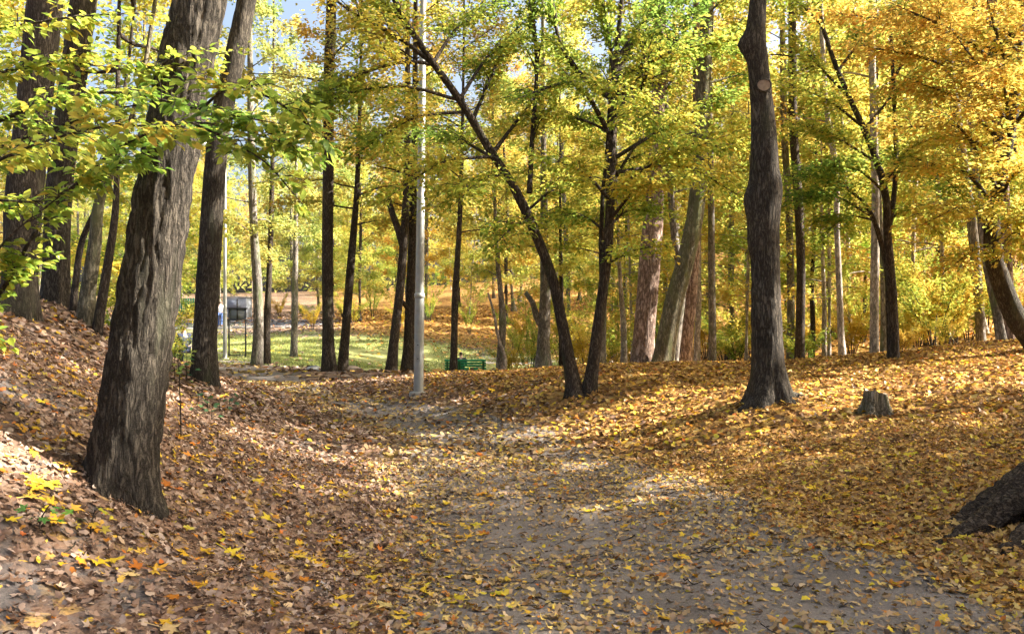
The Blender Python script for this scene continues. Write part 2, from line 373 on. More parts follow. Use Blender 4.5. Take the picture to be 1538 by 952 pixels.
# ------------------------------------------------------------------ ground, path, road
def lawn_mask(x, y):
    a = smooth(27, 31, y) * (1 - smooth(50, 57, y)) * (1 - smooth(1, 6, x)) * smooth(-24, -20, x)
    b = smooth(40, 46, y) * (1 - smooth(58, 64, y)) * (1 - smooth(-22, -16, x))
    return np.clip(np.maximum(a * (1 - .55 * smooth(42, 52, y + .4 * x)), b * .9), 0, 1)
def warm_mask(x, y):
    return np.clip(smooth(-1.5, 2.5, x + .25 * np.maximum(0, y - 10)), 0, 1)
def cover_mask(x, y):                    # how much of the ground fallen leaves hide
    p = path_mask_raw(x, y); w = warm_mask(x, y)
    bank = .68 + .5 * (fbm(xyz(x * .8, y * .8), 3, 77) - .5) * 1.6
    c = bank * (1 - w) + .97 * w
    near = smooth(3, 9, y)
    gully = np.exp(-((x - np.interp(y, _PY, _XL) - .15) / .8) ** 2) * (y < 16)
    c = np.maximum(c, .95 * gully)
    pc = np.clip(.40 + 1.2 * (fbm(xyz(x * .6 + 7, y * .6), 3, 15) - .42), .08, .85)
    pc = pc + (.58 - pc) * smooth(13, 16, y) * (1 - smooth(20, 23, y)) * .85
    pc = np.maximum(pc, .5 * smooth(21, 24, y))
    c = c * (1 - p) + np.maximum(pc, .95 * gully * smooth(.9, 0, x - np.interp(y, _PY, _XL))) * p
    return np.clip(c * (1 - .85 * lawn_mask(x, y)), 0, 1)

def spaced(lo, hi, f0, f1, step, grow):
    v = list(np.arange(f0, f1, step)); s = step
    while v[-1] < hi: s *= grow; v.append(v[-1] + s)
    s = step
    while v[0] > lo: s *= grow; v.insert(0, v[0] - s)
    return np.array(v)
gx = spaced(-420, 420, -11, 12, .16, 1.07); gy = spaced(-60, 520, 2, 26, .16, 1.05)
GX, GY = np.meshgrid(gx, gy); GZ = height(GX, GY)
nx, ny = len(gx), len(gy)
_i = np.arange(ny - 1)[:, None] * nx + np.arange(nx - 1)[None]
quads = np.stack([_i, _i + 1, _i + nx + 1, _i + nx], -1).reshape(-1, 4)
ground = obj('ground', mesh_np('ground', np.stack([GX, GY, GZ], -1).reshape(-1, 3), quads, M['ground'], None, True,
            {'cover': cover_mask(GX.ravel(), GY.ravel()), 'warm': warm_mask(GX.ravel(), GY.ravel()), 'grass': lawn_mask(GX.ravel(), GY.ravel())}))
tag(ground, 'leaf-strewn forest floor of banks, mounds and a lawn', None, None, 'structure')

def sheet(name, sd, mat, label, lift=.012, rate=.05):
    ins = sd > -.35
    qm = ins.ravel()[quads].all(1)
    used = np.unique(quads[qm]); remap = np.full(nx * ny, -1); remap[used] = np.arange(len(used))
    z = GZ + np.clip(sd * rate, -.02, lift)
    V = np.stack([GX, GY, z], -1).reshape(-1, 3)[used]
    o = obj(name, mesh_np(name, V, remap[quads[qm]], mat, None, True)); tag(o, label, None, None, 'structure'); return o
psd = np.where((GY < 56.5) & (GY > -5), path_sd(GX, GY), -1)
sheet('path', psd, M['soil'], 'grey trodden earth path winding between the banks')
rsd = np.minimum(np.minimum(GY - 56.2, 66 - GY), np.minimum(GX + 70, -12.5 - GX))
sheet('road', rsd, M['asphalt'], 'grey asphalt road beyond the lawn', .03, .05)
fsd = np.minimum(.9 - np.abs(GY - (45.5 - .03 * (GX - 3) ** 2 * .4)), np.minimum(GX + 1.5, 16 - GX))
sheet('gravel_path', fsd, M['sand'], 'pale gravel path behind the green bench', .03, .05)
ac = Acc()
for k in range(36):
    x = -60 + k * 1.28; box(ac, (x, 56.2, hz(x, 56.2) + .03), (1.25, .16, .24))
ke = bevel(obj('kerb', ac.mesh('kerb', M['kerb'], smooth_shade=False)), .015); tag(ke, 'pale stone kerb along the near side of the road', None, None, 'structure')

# ------------------------------------------------------------------ leaves
def pal(name, v, rng):
    P = {'yg':   [(.17,.26,.035),(.24,.33,.04),(.33,.40,.05),(.46,.47,.06),(.62,.51,.07),(.68,.46,.06)],
         'near': [(.14,.26,.035),(.22,.36,.04),(.34,.46,.05),(.47,.53,.06),(.64,.56,.07),(.68,.44,.05)],
         'green':[(.13,.23,.035),(.17,.28,.04),(.23,.33,.045),(.32,.39,.05),(.46,.47,.06),(.60,.50,.07)],
         'gold': [(.28,.37,.05),(.44,.49,.07),(.60,.56,.10),(.68,.54,.10),(.71,.48,.08),(.69,.38,.05)],
         'orange':[(.56,.50,.09),(.68,.54,.10),(.71,.49,.08),(.71,.43,.07),(.69,.36,.05),(.60,.27,.04)],
         'pale': [(.22,.29,.07),(.34,.40,.09),(.47,.48,.12),(.57,.53,.14),(.60,.49,.12),(.54,.40,.09)],
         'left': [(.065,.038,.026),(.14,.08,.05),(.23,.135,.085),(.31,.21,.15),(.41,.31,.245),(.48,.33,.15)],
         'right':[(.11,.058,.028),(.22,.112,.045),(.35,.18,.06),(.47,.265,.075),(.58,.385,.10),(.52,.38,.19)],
         'path': [(.15,.092,.055),(.26,.165,.09),(.36,.24,.12),(.45,.31,.13),(.54,.38,.09),(.48,.36,.24)]}[name]
    P = np.array(P); v = np.clip(v, 0, 1) * (len(P) - 1)
    c = np.stack([np.interp(v, np.arange(len(P)), P[:, k]) for k in range(3)], -1)
    return c * rng.uniform(.78, 1.18, (len(c), 1)) * (.76 if name in ('yg', 'near', 'green', 'gold', 'orange', 'pale') else 1.0)

def leaf_np(pos, axis, nrm, size, col, shape=0, width=.62):
    n = len(pos)
    axis = axis / np.linalg.norm(axis, axis=1, keepdims=True)
    side = np.cross(nrm, axis); side /= np.maximum(np.linalg.norm(side, axis=1, keepdims=True), 1e-6)
    up = np.cross(axis, side); s = size[:, None]
    if shape == 0:                       # folded pointed leaf of two triangles
        b = pos; t = pos + axis * s - up * s * .08
        l = pos + axis * s * .45 + side * s * width / 2 + up * s * .1; r = pos + axis * s * .45 - side * s * width / 2 + up * s * .1
        V = np.stack([b, r, t, l], 1).reshape(-1, 3)
        k = np.arange(n)[:, None] * 4
        T = np.concatenate([k + [0, 1, 2], k + [0, 2, 3]])
        return V, T, np.repeat(col, 4, 0)
    # oval leaf with midrib, eight triangles, arched
    pts = []
    for a, w, h in ((0, 0, 0), (.34, 0, .0), (.7, 0, -.03), (1, 0, -.14), (.25, .26, .07), (.62, .25, .03), (.25, -.26, .07), (.62, -.25, .03)):
        pts.append(pos + axis * s * a + side * s * w + up * s * h)
    V = np.stack(pts, 1).reshape(-1, 3); k = np.arange(n)[:, None] * 8
    T = np.concatenate([k + f for f in ([0,6,1],[1,6,7],[1,7,2],[2,7,3],[0,1,4],[1,5,4],[1,2,5],[2,3,5])])
    return V, T, np.repeat(col, 8, 0)

def unit_rand(rng, n, flat):             # leaf normals, mostly facing up
    v = rng.normal(0, 1, (n, 3)) * [flat, flat, flat * .3]; v[:, 2] += 1
    return v / np.linalg.norm(v, axis=1, keepdims=True)

class Grow:
    """limbs, twigs and leaves grown on a stem polyline"""
    def __init__(s, seed): s.rng = np.random.default_rng(seed); s.br = []; s.tw = []
    def branch(s, P, r0, r1, twigs=8, tl=.8, side_only=True):
        P = catmull(P, 9); s.br.append((P, np.linspace(r0, r1, 9))); rng = s.rng; bi = len(s.br) - 1
        T = np.gradient(P, axis=0); T /= np.linalg.norm(T, axis=1, keepdims=True)
        for k in range(twigs):
            t = rng.uniform(.22, 1.0) * 8; i = min(int(t), 7); f = t - i
            p = P[i] * (1 - f) + P[i + 1] * f; d = T[i]
            a = math.radians(rng.uniform(28, 72)) * (1 if k % 2 else -1)
            ca, sa = math.cos(a), math.sin(a)
            q = np.array([d[0] * ca - d[1] * sa, d[0] * sa + d[1] * ca, d[2] * .5 + rng.uniform(-.25, .4)])
            q /= np.linalg.norm(q); L = tl * rng.uniform(.45, 1.15) * (1.15 - .5 * t / 8)
            e = p + q * L; mid = (p + e) / 2 + np.array([0, 0, .1 * L]) + rng.normal(0, .05 * L, 3)
            e = e - np.array([0, 0, .08 * L]); s.tw.append((p, mid, e, bi))
        e = P[-1] + T[-1] * tl * .5; s.tw.append((P[-1], (P[-1] + e) / 2, e, bi))
    def crown(s, tp, zs, H, R, n, elev=(8, 55), droop=.12, twigs=8, tl=.9, rb=.03, az=None):
        rng = s.rng; a = rng.uniform(0, 6.28)
        for k in range(n):
            u = (k + rng.uniform(0, 1)) / n; z = zs + (H - zs) * u * .97
            p = np.array([np.interp(z, tp[:, 2], tp[:, c]) for c in range(3)])
            a += 2.4 + rng.normal(0, .35)
            L = R * (.3 + .7 * (1 - u) ** .7) * (.55 + .45 * min(1, u * 5 + .4)) * rng.uniform(.65, 1.15)
            el = math.radians(elev[0] + (elev[1] - elev[0]) * u + rng.normal(0, 6))
            d = np.array([math.cos(a) * math.cos(el), math.sin(a) * math.cos(el), math.sin(el)])
            tt = np.linspace(0, 1, 5)[:, None]
            Q = p + d * L * tt + rng.normal(0, .045 * L, (5, 3)) * tt - np.array([0, 0, droop * L]) * tt ** 2
            s.branch(Q, rb * (1.1 - .6 * u), .006, twigs, tl * (.5 + .5 * L / R))
    def leaves(s, n, size, palette, spread=.16, flat=.35, bias=0.0, shape=0, seed=3, vert=.05, only=None):
        rng = s.rng; tw = s.tw if only is None else [t for t in s.tw if t[3] in only]
        A = np.array([t[0] for t in tw]); Mi = np.array([t[1] for t in tw]); B = np.array([t[2] for t in tw])
        L = np.linalg.norm(B - A, axis=1); i = rng.choice(len(tw), n, p=L / L.sum()); s.on = np.array([t[3] for t in tw])[i]
        t = rng.uniform(.02, 1.05, n)[:, None]
        pos = (1 - t) ** 2 * A[i] + 2 * t * (1 - t) * Mi[i] + t * t * B[i]
        d = B[i] - A[i]; d /= np.maximum(np.linalg.norm(d, axis=1, keepdims=True), 1e-6)
        sd = np.stack([-d[:, 1], d[:, 0], np.zeros(n)], -1); sgn = rng.uniform(-1, 1, n)[:, None]
        pos = pos + sd * sgn * spread + np.stack([np.zeros(n), np.zeros(n), rng.normal(-.02, vert, n)], -1)
        ax = d * rng.uniform(.1, 1, (n, 1)) + sd * np.sign(sgn) * rng.uniform(.3, 1, (n, 1)) + rng.normal(0, .25, (n, 3)) + np.array([0, 0, -.18])
        nr = unit_rand(rng, n, flat)
        v = .5 + 1.5 * (fbm(pos * .75, 2, seed) - .5) + rng.normal(0, .2, n) + bias
        sz = size * rng.uniform(.6, 1.25, n)
        return pos, ax, nr, sz, pal(palette, v, rng)

def bark_disp(amp, fr, zs, seed, flare=0.0, fh=.3, lobes=5, zb=0.0, burls=()):
    def f(V, Nn, r, a):
        p = V * np.array([fr, fr, fr * zs])
        w = vnoise(V * np.array([3., 3., 2.]), seed + 9)[..., None] * .8
        n1 = np.abs(2 * vnoise(p + w, seed) - 1); n2 = np.abs(2 * vnoise(p * 2.1 + 5, seed + 1) - 1)
        d = amp * (1.1 * np.minimum(n1, .55) + .5 * np.minimum(n2, .5) - .72)
        d = d + .04 * r * (2 * vnoise(V * np.array([1.7, 1.7, .9]), seed + 3) - 1.4)
        if flare:
            h = np.maximum(V[..., 2] - zb, -.15)
            lob = .55 + .45 * np.cos(lobes * a[None, :] + seed + 1.3 * np.sin(2 * a[None, :] + seed))
            d = d + r * flare * np.exp(-h / fh) * lob
        for (c, am, sg) in burls:
            dd = ((V - np.asarray(c)) ** 2 * np.array([1, 1, .55])).sum(-1)
            d = d + am * np.exp(-dd / (2 * sg * sg))
        return d
    return f

TREES = {}
def stem_pts(Y, pts, H=None, dY=0.0):
    """polyline + radii of a stem: pts are (px, py, width px) up the stem as photographed, then on to height H"""
    P = []; R = []
    n = len(pts)
    for k, (px, py, w) in enumerate(pts):
        y = Y + dY * k / max(1, n - 1); P.append(W(px, py, y)); R.append(w / 2 / F * y / math.hypot(1, (px - CX) / F))
    P = np.array(P); R = np.array(R)
    g = hz(P[0, 0], P[0, 1])
    b = P[0].copy(); dirn = P[1] - P[0]; dirn = dirn / max(1e-6, abs(dirn[2])); b = P[0] + dirn * (g - .3 - P[0, 2])
    base = P[0] + dirn * (g - P[0, 2]); base[2] = g
    if P[0, 2] > g - .25: P = np.concatenate([[b], P]); R = np.concatenate([[R[0] * 1.02], R])
    else: P[0] = b
    if H and P[-1, 2] < g + H:
        d = P[-1] - P[-2]; d = d / d[2]; top = g + H; z0 = P[-1, 2]
        for f in (.25, .5, .75, 1):
            q = P[-1 if f == .25 else -1].copy(); dz = (top - z0) * .25
            lean = d * .45 ** (f * 3); q = q + np.array([lean[0] * dz, lean[1] * dz, dz]); P = np.concatenate([P, [q]])
            R = np.concatenate([R, [R[n - 1] * (1 - f) + .02]]) if False else np.concatenate([R, [max(.02, R[-1] * (.72 if f < 1 else .3))]])
    return P, R, base

def make_tree(name, label, Y, pts, H, mat='bark_dark', crown=None, leaves=None, seed=1, nseg=20, step=.12, amp=.006, fr=16, flare=.35, fh=.22,
              group=None, burls=(), tint=(1, 1, 1), cat='tree', dY=0.0, twigs=8, rb=.035, elev=(8, 55), droop=.12, tl=None):
    P, R, base = stem_pts(Y, pts, H, dY)
    L = np.linalg.norm(np.diff(P, axis=0), axis=1).sum(); m = max(12, int(L / step))
    X = catmull(np.concatenate([P, R[:, None]], 1), m); Q = X[:, :3]; r = np.maximum(X[:, 3], .012)
    t = thing(name, label, cat, base, group)
    ac = Acc(); tube(ac, Q, r, nseg, True, bark_disp(amp, fr, .22, seed, flare, fh, 5, base[2], burls))
    g = Grow(seed)
    if crown:
        zs, Rr, n = crown
        g.crown(Q[np.argsort(Q[:, 2])], base[2] + zs, base[2] + H, Rr, n, elev, droop, twigs, tl or Rr * .34, rb)
        for bp_, br in g.br: tube(ac, bp_, br, 5)
    tr = obj('trunk', ac.mesh('trunk', M[mat], base), t)
    if leaves:
        n, size, palette, bias = leaves
        V, T, c = leaf_np(*g.leaves(int(n * (2.3 if size < .2 else 1)), size * (.82 if size < .2 else 1), palette, .22 if size > .1 else .16, .5, bias, 0, seed, .10))
        cr = obj('crown', mesh_np('crown', V - base, T, M['leaf'], c), t); cr['kind'] = 'stuff'; cr.color = (*tint, 1)
    TREES[label] = (t, Q, r, base, g)
    return t, Q, r, base, g
#==TREES==
# ---- the large trunks that stand in the foreground
make_tree('oak_tree', 'thick leaning oak trunk with rough bark on the steep left bank, beside the path', 5.6,
          [(178,775,116),(183,700,112),(199,600,105),(222,450,99),(245,300,92),(270,150,86),(300,0,82),(318,-80,79)], 19, 'bark',
          (8.5, 4.5, 22), (2600, .22, 'yg', .1), 11, 116, .04, .034, 26, .24, .20)
make_tree('oak_tree', 'dark slim oak trunk with a sunlit foot, at the bank edge by the path bend', 13,
          [(307,575,42),(307,540,39),(313,420,37),(320,300,35),(330,190,33),(352,90,33),(371,0,30),(385,-70,29)], 19, 'bark',
          (9, 4.0, 20), (2200, .22, 'yg', .1), 12, 48, .07, .013, 18, .22, .3)
make_tree('oak_tree', 'broad brown trunk on top of the left bank, half behind yellow leaves', 10.8,
          [(26,474,66),(28,440,60),(36,300,60),(52,150,56),(68,0,57),(76,-70,54)], 19, 'bark', (8.5, 4, 20), (2200, .22, 'yg', .1), 13, 48, .07, .014, 18, .25, .3)
make_tree('oak_tree', 'straight dark brown trunk on the left bank beside the broad one', 13,
          [(83,462,46),(84,420,43),(88,300,43),(106,150,42),(126,0,41),(134,-60,40)], 19, 'bark', (9.5, 4, 20), (2200, .22, 'yg', .1), 14, 40, .08, .013, 17, .25, .3)
make_tree('hornbeam_tree', 'smooth olive trunk leaning right in the thin clump on the left bank', 12.4,
          [(128,492,30),(132,440,26),(142,370,22),(150,300,17),(178,235,12),(200,170,9)], 11, 'bark_moss', (3.2, 2.2, 12), (1500, .12, 'yg', .1), 15, 20, .1, .006, 14, .3, .2)
make_tree('hornbeam_tree', 'thin crooked dark stem slanting up beside the olive trunk on the left bank', 12.6,
          [(108,488,13),(114,420,11),(124,360,10),(146,310,9),(160,270,7)], 8, 'bark_dark', (3, 1.8, 9), (900, .12, 'yg', .1), 16, 14, .1, .004, 14, .3, .2)
make_tree('hornbeam_tree', 'dark grey trunk curving right at the end of the clump on the left bank', 12.2,
          [(146,498,17),(155,440,16),(163,390,15),(172,330,12),(176,200,8),(178,60,7),(180,-30,6)], 10, 'bark_dark', (4.2, 2.0, 11), (1300, .11, 'near', .1), 17, 18, .1, .005, 14, .3, .2)

# right: the big pruned oak, its branch stub and scar
t23, Q23, r23, b23, _ = make_tree('oak_tree', 'stout dark oak with knobbly burls and a pale pruning scar, on the leafy mound', 10.8,
          [(1155,602,64),(1154,560,52),(1151,470,47),(1150,400,45),(1146,320,52),(1147,260,46),(1146,180,38),(1141,120,34),(1135,60,33),(1139,0,26),(1145,-60,24)], 17, 'bark',
          (8, 4.2, 22), (2600, .22, 'yg', .1), 21, 72, .045, .015, 20, .42, .26,
          burls=((W(1116,298,10.75), .085, .09), (W(1121,370,10.75), .035, .08), (W(1121,68,10.8), .10, .07), (W(1172,285,10.7), .05, .12), (W(1166,225,10.6), .03, .1)))
def scar():
    ac = Acc(); c = W(1142, 133, 10.8); c[1] -= .148
    n = 28; V = []; rx, rz = .088, .074
    for (k, d) in ((1.18, .05), (1.16, -.012), (1.0, -.028), (.93, -.016), (.5, -.019)):
        for j in range(n):
            a = 6.2832 * j / n; V.append(c + np.array([math.cos(a) * rx * k, d + abs(math.cos(a)) * .012, math.sin(a) * rz * k * (1 + .05 * math.sin(3 * a))]))
    V.append(c + np.array([0, -.02, 0])); V = np.array(V)
    ri = Acc(); i = np.arange(3)[:, None] * n; j = np.arange(n)[None]; j2 = (j + 1) % n
    ri.add(V[:4 * n], np.stack([i + j, i + n + j, i + n + j2, i + j2], -1).reshape(-1, 4)); rim = obj('scar_rim', ri.mesh('scar_rim', M['bark'], b23), t23)
    jj = np.arange(n); q = np.stack([jj, n + jj, n + (jj + 1) % n, (jj + 1) % n], -1); tr = np.stack([n + jj, np.full(n, 2 * n), n + (jj + 1) % n], -1)
    ac.add(V[3 * n:], q, tr); o = obj('pruning_scar', ac.mesh('pruning_scar', M['cutwood'], b23), t23); o['label'] = 'pale round pruning scar with a bark rim'
    st = Acc(); p = W(1128, 72, 10.8)
    tube(st, catmull([p, p + [-.08, 0, .03], p + [-.14, -.01, .07]], 8), np.linspace(.085, .06, 8), 14, True, bark_disp(.008, 20, .6, 4)); obj('branch_stub', st.mesh('branch_stub', M['bark'], b23), t23)
scar()

# right edge: the spreading root foot of a trunk that stands just out of the picture
def root_tree():
    base = np.array([4.55, 6.25, hz(4.55, 6.25)])
    t = thing('oak_tree', 'dark spreading root flare of a big oak rising from the leaves beside the path', 'tree', base)
    z = np.array([-.3, 0, .12, .3, .55, .9, 1.6, 3, 6, 10, 14, 18]); r = np.array([.74, .68, .58, .48, .41, .37, .34, .32, .28, .22, .14, .03])
    P = np.stack([base[0] + .03 * z, base[1] + 0 * z, base[2] + z], -1); X = catmull(np.concatenate([P, r[:, None]], 1), 330)
    ac = Acc(); tube(ac, X[:, :3], X[:, 3], 84, True, bark_disp(.016, 20, .22, 77, .25, .3, 6, base[2]))
    g = Grow(41); g.crown(X[:, :3], base[2] + 9.5, base[2] + 18, 4.0, 18, tl=1.5, rb=.05)
    for p, q in g.br: tube(ac, p, q, 5)
    obj('trunk', ac.mesh('trunk', M['bark'], base), t)
    V, T, c = leaf_np(*g.leaves(2200, .22, 'yg', .25, .4)); cr = obj('crown', mesh_np('crown', V - base, T, M['leaf'], c), t); cr['kind'] = 'stuff'
    for ang, L, h in ((math.pi * 1.05, 1.62, .56), (math.pi * 1.13, 1.45, .46), (math.pi * .99, 1.42, .56), (math.pi * .82, .8, .4), (math.pi * 1.5, .8, .3), (.3, .8, .3)):
        s = np.linspace(0, 1, 44); x = base[0] + math.cos(ang + .12 * 0) * (.25 + (L - .05) * s); y = base[1] + math.sin(ang) * (.25 + (L - .05) * s) - .12 * s * s
        zz = height(x, y) + (1 - s) ** 1.3 * h * .72 - .05 * s - .02; rr = .21 * (1 - s) ** .8 + .03
        a2 = Acc(); tube(a2, np.stack([x, y, zz + .012 * np.sin(9 * s + ang * 3)], -1), rr * (.80 + .06 * np.sin(11 * s + ang * 5)), 26, True, bark_disp(.045, 15, 1, int(ang * 10))); obj('root', a2.mesh('root', M['bark_root'], base), t)
root_tree()
# ground roots spreading from the pruned oak and the leaning oak
def roots(t, base, specs, r0, mat='bark'):
    for ang, L in specs:
        s = np.linspace(0, 1, 18); x = base[0] + math.cos(ang) * (r0 * .6 + L * s); y = base[1] + math.sin(ang) * (r0 * .6 + L * s) + .05 * np.sin(5 * s + ang)
        z = height(x, y) + .10 * (1 - s) ** 2 - .035 * s - .012
        a2 = Acc(); tube(a2, np.stack([x, y, z], -1), .085 * (1 - s) ** .8 + .016, 12, True, bark_disp(.008, 20, 1, 6)); obj('root', a2.mesh('root', M[mat], base), t)
roots(t23, b23, ((0.05, .50), (3.5, .55), (4.3, .35), (5.4, .35)), .24)
ta = TREES['thick leaning oak trunk with rough bark on the steep left bank, beside the path']

# ---- middle distance trunks, placed as photographed
MID = [
 ('lime_tree','grey-brown trunk at the lawn edge nearest the notice board',27.5,[(386,545,19),(388,500,16),(387,440,15),(381,340,13),(378,240,12),(376,120,10)],17,'bark_grey',(3.4,2.9,26),(4200,.16,'pale',.0)),
 ('lime_tree','thin dark trunk right behind the grey-brown one at the lawn edge',29,[(401,542,11),(401,480,11),(404,420,9),(408,300,8)],14,'bark_dark',(4,2.4,18),(2400,.16,'pale',.1)),
 ('lime_tree','small pale trunk standing out on the lawn below the road',36,[(441,538,12),(442,500,11),(443,440,10),(444,380,8)],13,'bark_grey',(3.2,3.0,22),(3600,.17,'pale',-.1)),
 ('oak_tree','tall straight dark trunk with a mossy foot beside the pale stone',22,[(494,558,24),(493,520,19),(492,400,18),(493,250,17),(494,120,17),(497,30,16)],19,'bark_dark',(6.2,3.0,22),(2600,.16,'pale',.1)),
 ('maple_tree','slim dark trunk leaning right next to the tall straight one',22.5,[(514,557,17),(519,500,14),(525,420,13),(531,350,11),(535,300,9)],12,'bark_dark',(3.6,2.8,22),(4200,.14,'gold',.1)),
 ('maple_tree','brown trunk bowed to the right and forking high, left of the lamp post',21.5,[(587,562,18),(592,510,15),(599,450,14),(606,370,13),(610,300,12),(612,200,10),(612,120,9)],15,'bark_dark',(4.2,3.3,26),(5200,.13,'gold',.12)),
 ('maple_tree','dark upright trunk just behind the lamp post',21.8,[(612,563,21),(614,520,17),(616,450,15),(619,380,14),(621,300,12)],15,'bark_dark',(4.2,3.2,22),(4200,.13,'gold',.15)),
 ('maple_tree','narrow blackish trunk standing in front of the green bench',20.5,[(681,566,13),(682,520,11),(684,440,11),(687,390,9),(690,340,8)],11,'bark_dark',(3.2,2.8,22),(4200,.12,'gold',.05)),
 ('hornbeam_tree','knotty grey trunk with a bare whitish limb at the end of the bench',24,[(750,564,13),(752,530,12),(755,480,11),(752,440,8),(748,400,7)],9,'bark_grey',(2.8,2.4,20),(3600,.12,'gold',-.1)),
 ('oak_tree','grey trunk swelling at the foot behind the twin-stemmed maple',26,[(816,560,30),(816,530,22),(818,480,18),(819,430,16),(818,380,14)],14,'bark_grey',(3.6,3.0,24),(4600,.14,'gold',-.05)),
 ('hornbeam_tree','very thin dark stem between the grey trunk and the twin maple',27,[(843,557,8),(843,520,8),(843,440,7),(842,380,6)],9,'bark_dark',(2.6,2.0,16),(2200,.13,'gold',.0)),
 ('hornbeam_tree','grey trunk standing close behind the right stem of the twin maple',24,[(901,553,19),(903,510,15),(906,450,12),(910,380,10)],12,'bark_grey',(3.3,2.6,20),(3200,.14,'yg',.2)),
 ('hornbeam_tree','short pale sunlit trunk left of the big pine',25,[(937,550,11),(937,520,10),(936,480,9),(932,430,7)],9,'bark_pale',(2.3,2.4,20),(3200,.12,'yg',.2)),
 ('pine_tree','massive reddish pine with flaky sunlit bark behind the mound',20.5,[(966,549,37),(967,510,34),(972,450,33),(977,380,33),(983,310,30),(987,200,23),(990,90,20)],20,'bark_pine',(8.5,2.8,14),(1200,.18,'yg',.2)),
 ('lime_tree','mossy olive trunk leaning right against the sky beside the big pine',20,[(995,549,32),(1003,500,30),(1013,450,29),(1030,390,27),(1043,330,26),(1051,250,24),(1056,150,22),(1062,20,21)],18,'bark_moss',(6.5,3.0,18),(2400,.15,'yg',.0)),
 ('lime_tree','grey stem behind the mossy leaning trunk, forking from the ground',21,[(1011,548,15),(1018,490,14),(1024,430,13),(1014,360,12),(1008,300,10)],13,'bark_grey',(4,2.4,16),(2000,.14,'yg',.1)),
 ('pine_tree','pale pink pine trunk with a bright sunlit right side',22,[(1028,550,23),(1031,510,20),(1037,450,20),(1041,390,18),(1047,320,15),(1047,220,13),(1046,120,12)],19,'bark_pine',(9,2.6,14),(1200,.18,'yg',.3)),
 ('birch_tree','thin whitish trunk close on the right of the pale pine',23,[(1047,548,11),(1047,510,10),(1049,470,9),(1050,400,7)],11,'bark_pale',(3.6,2.0,14),(1500,.14,'yg',.2)),
 ('hornbeam_tree','straight thin grey trunk standing alone between the pines and the burled oak',23,[(1070,548,13),(1070,500,12),(1069,400,11),(1068,300,10),(1066,180,9)],15,'bark_grey',(5,2.6,20),(2600,.14,'yg',.1)),
 ('hornbeam_tree','slim grey trunk nearest the right side of the burled oak',24,[(1187,535,13),(1188,480,12),(1187,400,12),(1184,300,11),(1178,200,11),(1176,100,10)],17,'bark_grey',(5.5,2.6,20),(2400,.15,'yg',.2)),
 ('oak_tree','darker trunk close beside the slim grey one right of the burled oak',22,[(1201,545,17),(1202,490,15),(1203,400,14),(1199,300,14),(1192,200,14),(1190,60,13)],18,'bark_dark',(6,2.8,20),(2400,.15,'gold',-.1)),
 ('hornbeam_tree','thin twisted dark stem in the thicket right of the burled oak',25,[(1220,540,8),(1221,490,8),(1219,430,7),(1222,370,6)],9,'bark_dark',(2.6,2.0,14),(1800,.12,'gold',-.15)),
 ('birch_tree','short thin grey-white stem in the thicket right of the burled oak',24,[(1238,545,8),(1238,500,8),(1238,450,7),(1236,400,6)],8,'bark_pale',(2.4,1.8,14),(1600,.12,'gold',-.1)),
 ('birch_tree','slender wavy pale trunk halfway between the burled oak and the dark forked maple',20,[(1266,545,13),(1263,500,11),(1261,440,10),(1257,350,9),(1255,250,9),(1242,170,8),(1236,80,8)],14,'bark_pale',(4.6,2.4,18),(2200,.13,'gold',-.05)),
 ('birch_tree','upright silvery trunk close to the dark forked maple',19,[(1313,538,15),(1313,480,14),(1314,400,14),(1315,300,13),(1312,180,12),(1309,60,11)],17,'bark_pale',(5.5,2.6,18),(2000,.14,'gold',.0)),
 ('hornbeam_tree','grey trunk partly hidden between the silvery trunk and the dark forked maple',21,[(1326,536,10),(1327,480,10),(1326,400,9),(1322,320,7)],11,'bark_grey',(4,2.2,14),(1600,.13,'gold',-.1)),
 ('oak_tree','far dark trunk leaning left on the brown slope right of the forked maple',34,[(1397,500,14),(1402,450,13),(1409,400,12),(1413,330,11),(1415,260,10)],15,'bark_dark',(5,3,20),(2600,.17,'gold',.0)),
 ('oak_tree','far upright trunk with a pale foot on the brown slope',34,[(1443,497,13),(1443,450,13),(1443,400,12),(1444,340,11),(1446,260,10)],15,'bark_grey',(5,3,20),(2600,.17,'gold',.05)),
 ('lime_tree','light brown trunk curving left behind the ridge, beside the reddish pine',18,[(1506,520,17),(1499,480,16),(1489,430,15),(1479,380,14),(1472,310,13),(1464,250,11)],12,'bark_grey',(4.4,2.8,18),(2800,.12,'gold',.1)),
 ('pine_tree','reddish pine with purple-grey bark rising behind the ridge',18.5,[(1514,518,22),(1513,470,21),(1512,400,20),(1508,300,19),(1499,200,18),(1492,100,17),(1490,0,16)],19,'bark_pine',(9,2.6,12),(1000,.18,'gold',.1)),
 ('oak_tree','high mottled grey trunk showing through orange leaves above the ridge',21,[(1474,522,16),(1470,450,16),(1460,340,16),(1440,200,16),(1428,120,16),(1414,30,16)],18,'bark_grey',(7,2.8,18),(2200,.15,'gold',.2)),
]
for k, (nm, lb, Y, pts, H, mt, cr, lv) in enumerate(MID):
    near = Y < 21
    make_tree(nm, lb, Y, pts, H, mt, cr, lv, 100 + k, 18 if pts[0][2] < 20 else 28, .14, .010 if 'pine' in nm else .006, 14, .22, .25, elev=(14, 52), droop=.16,
              rb=.017 if pts[0][2] < 14 else .026, twigs=9)
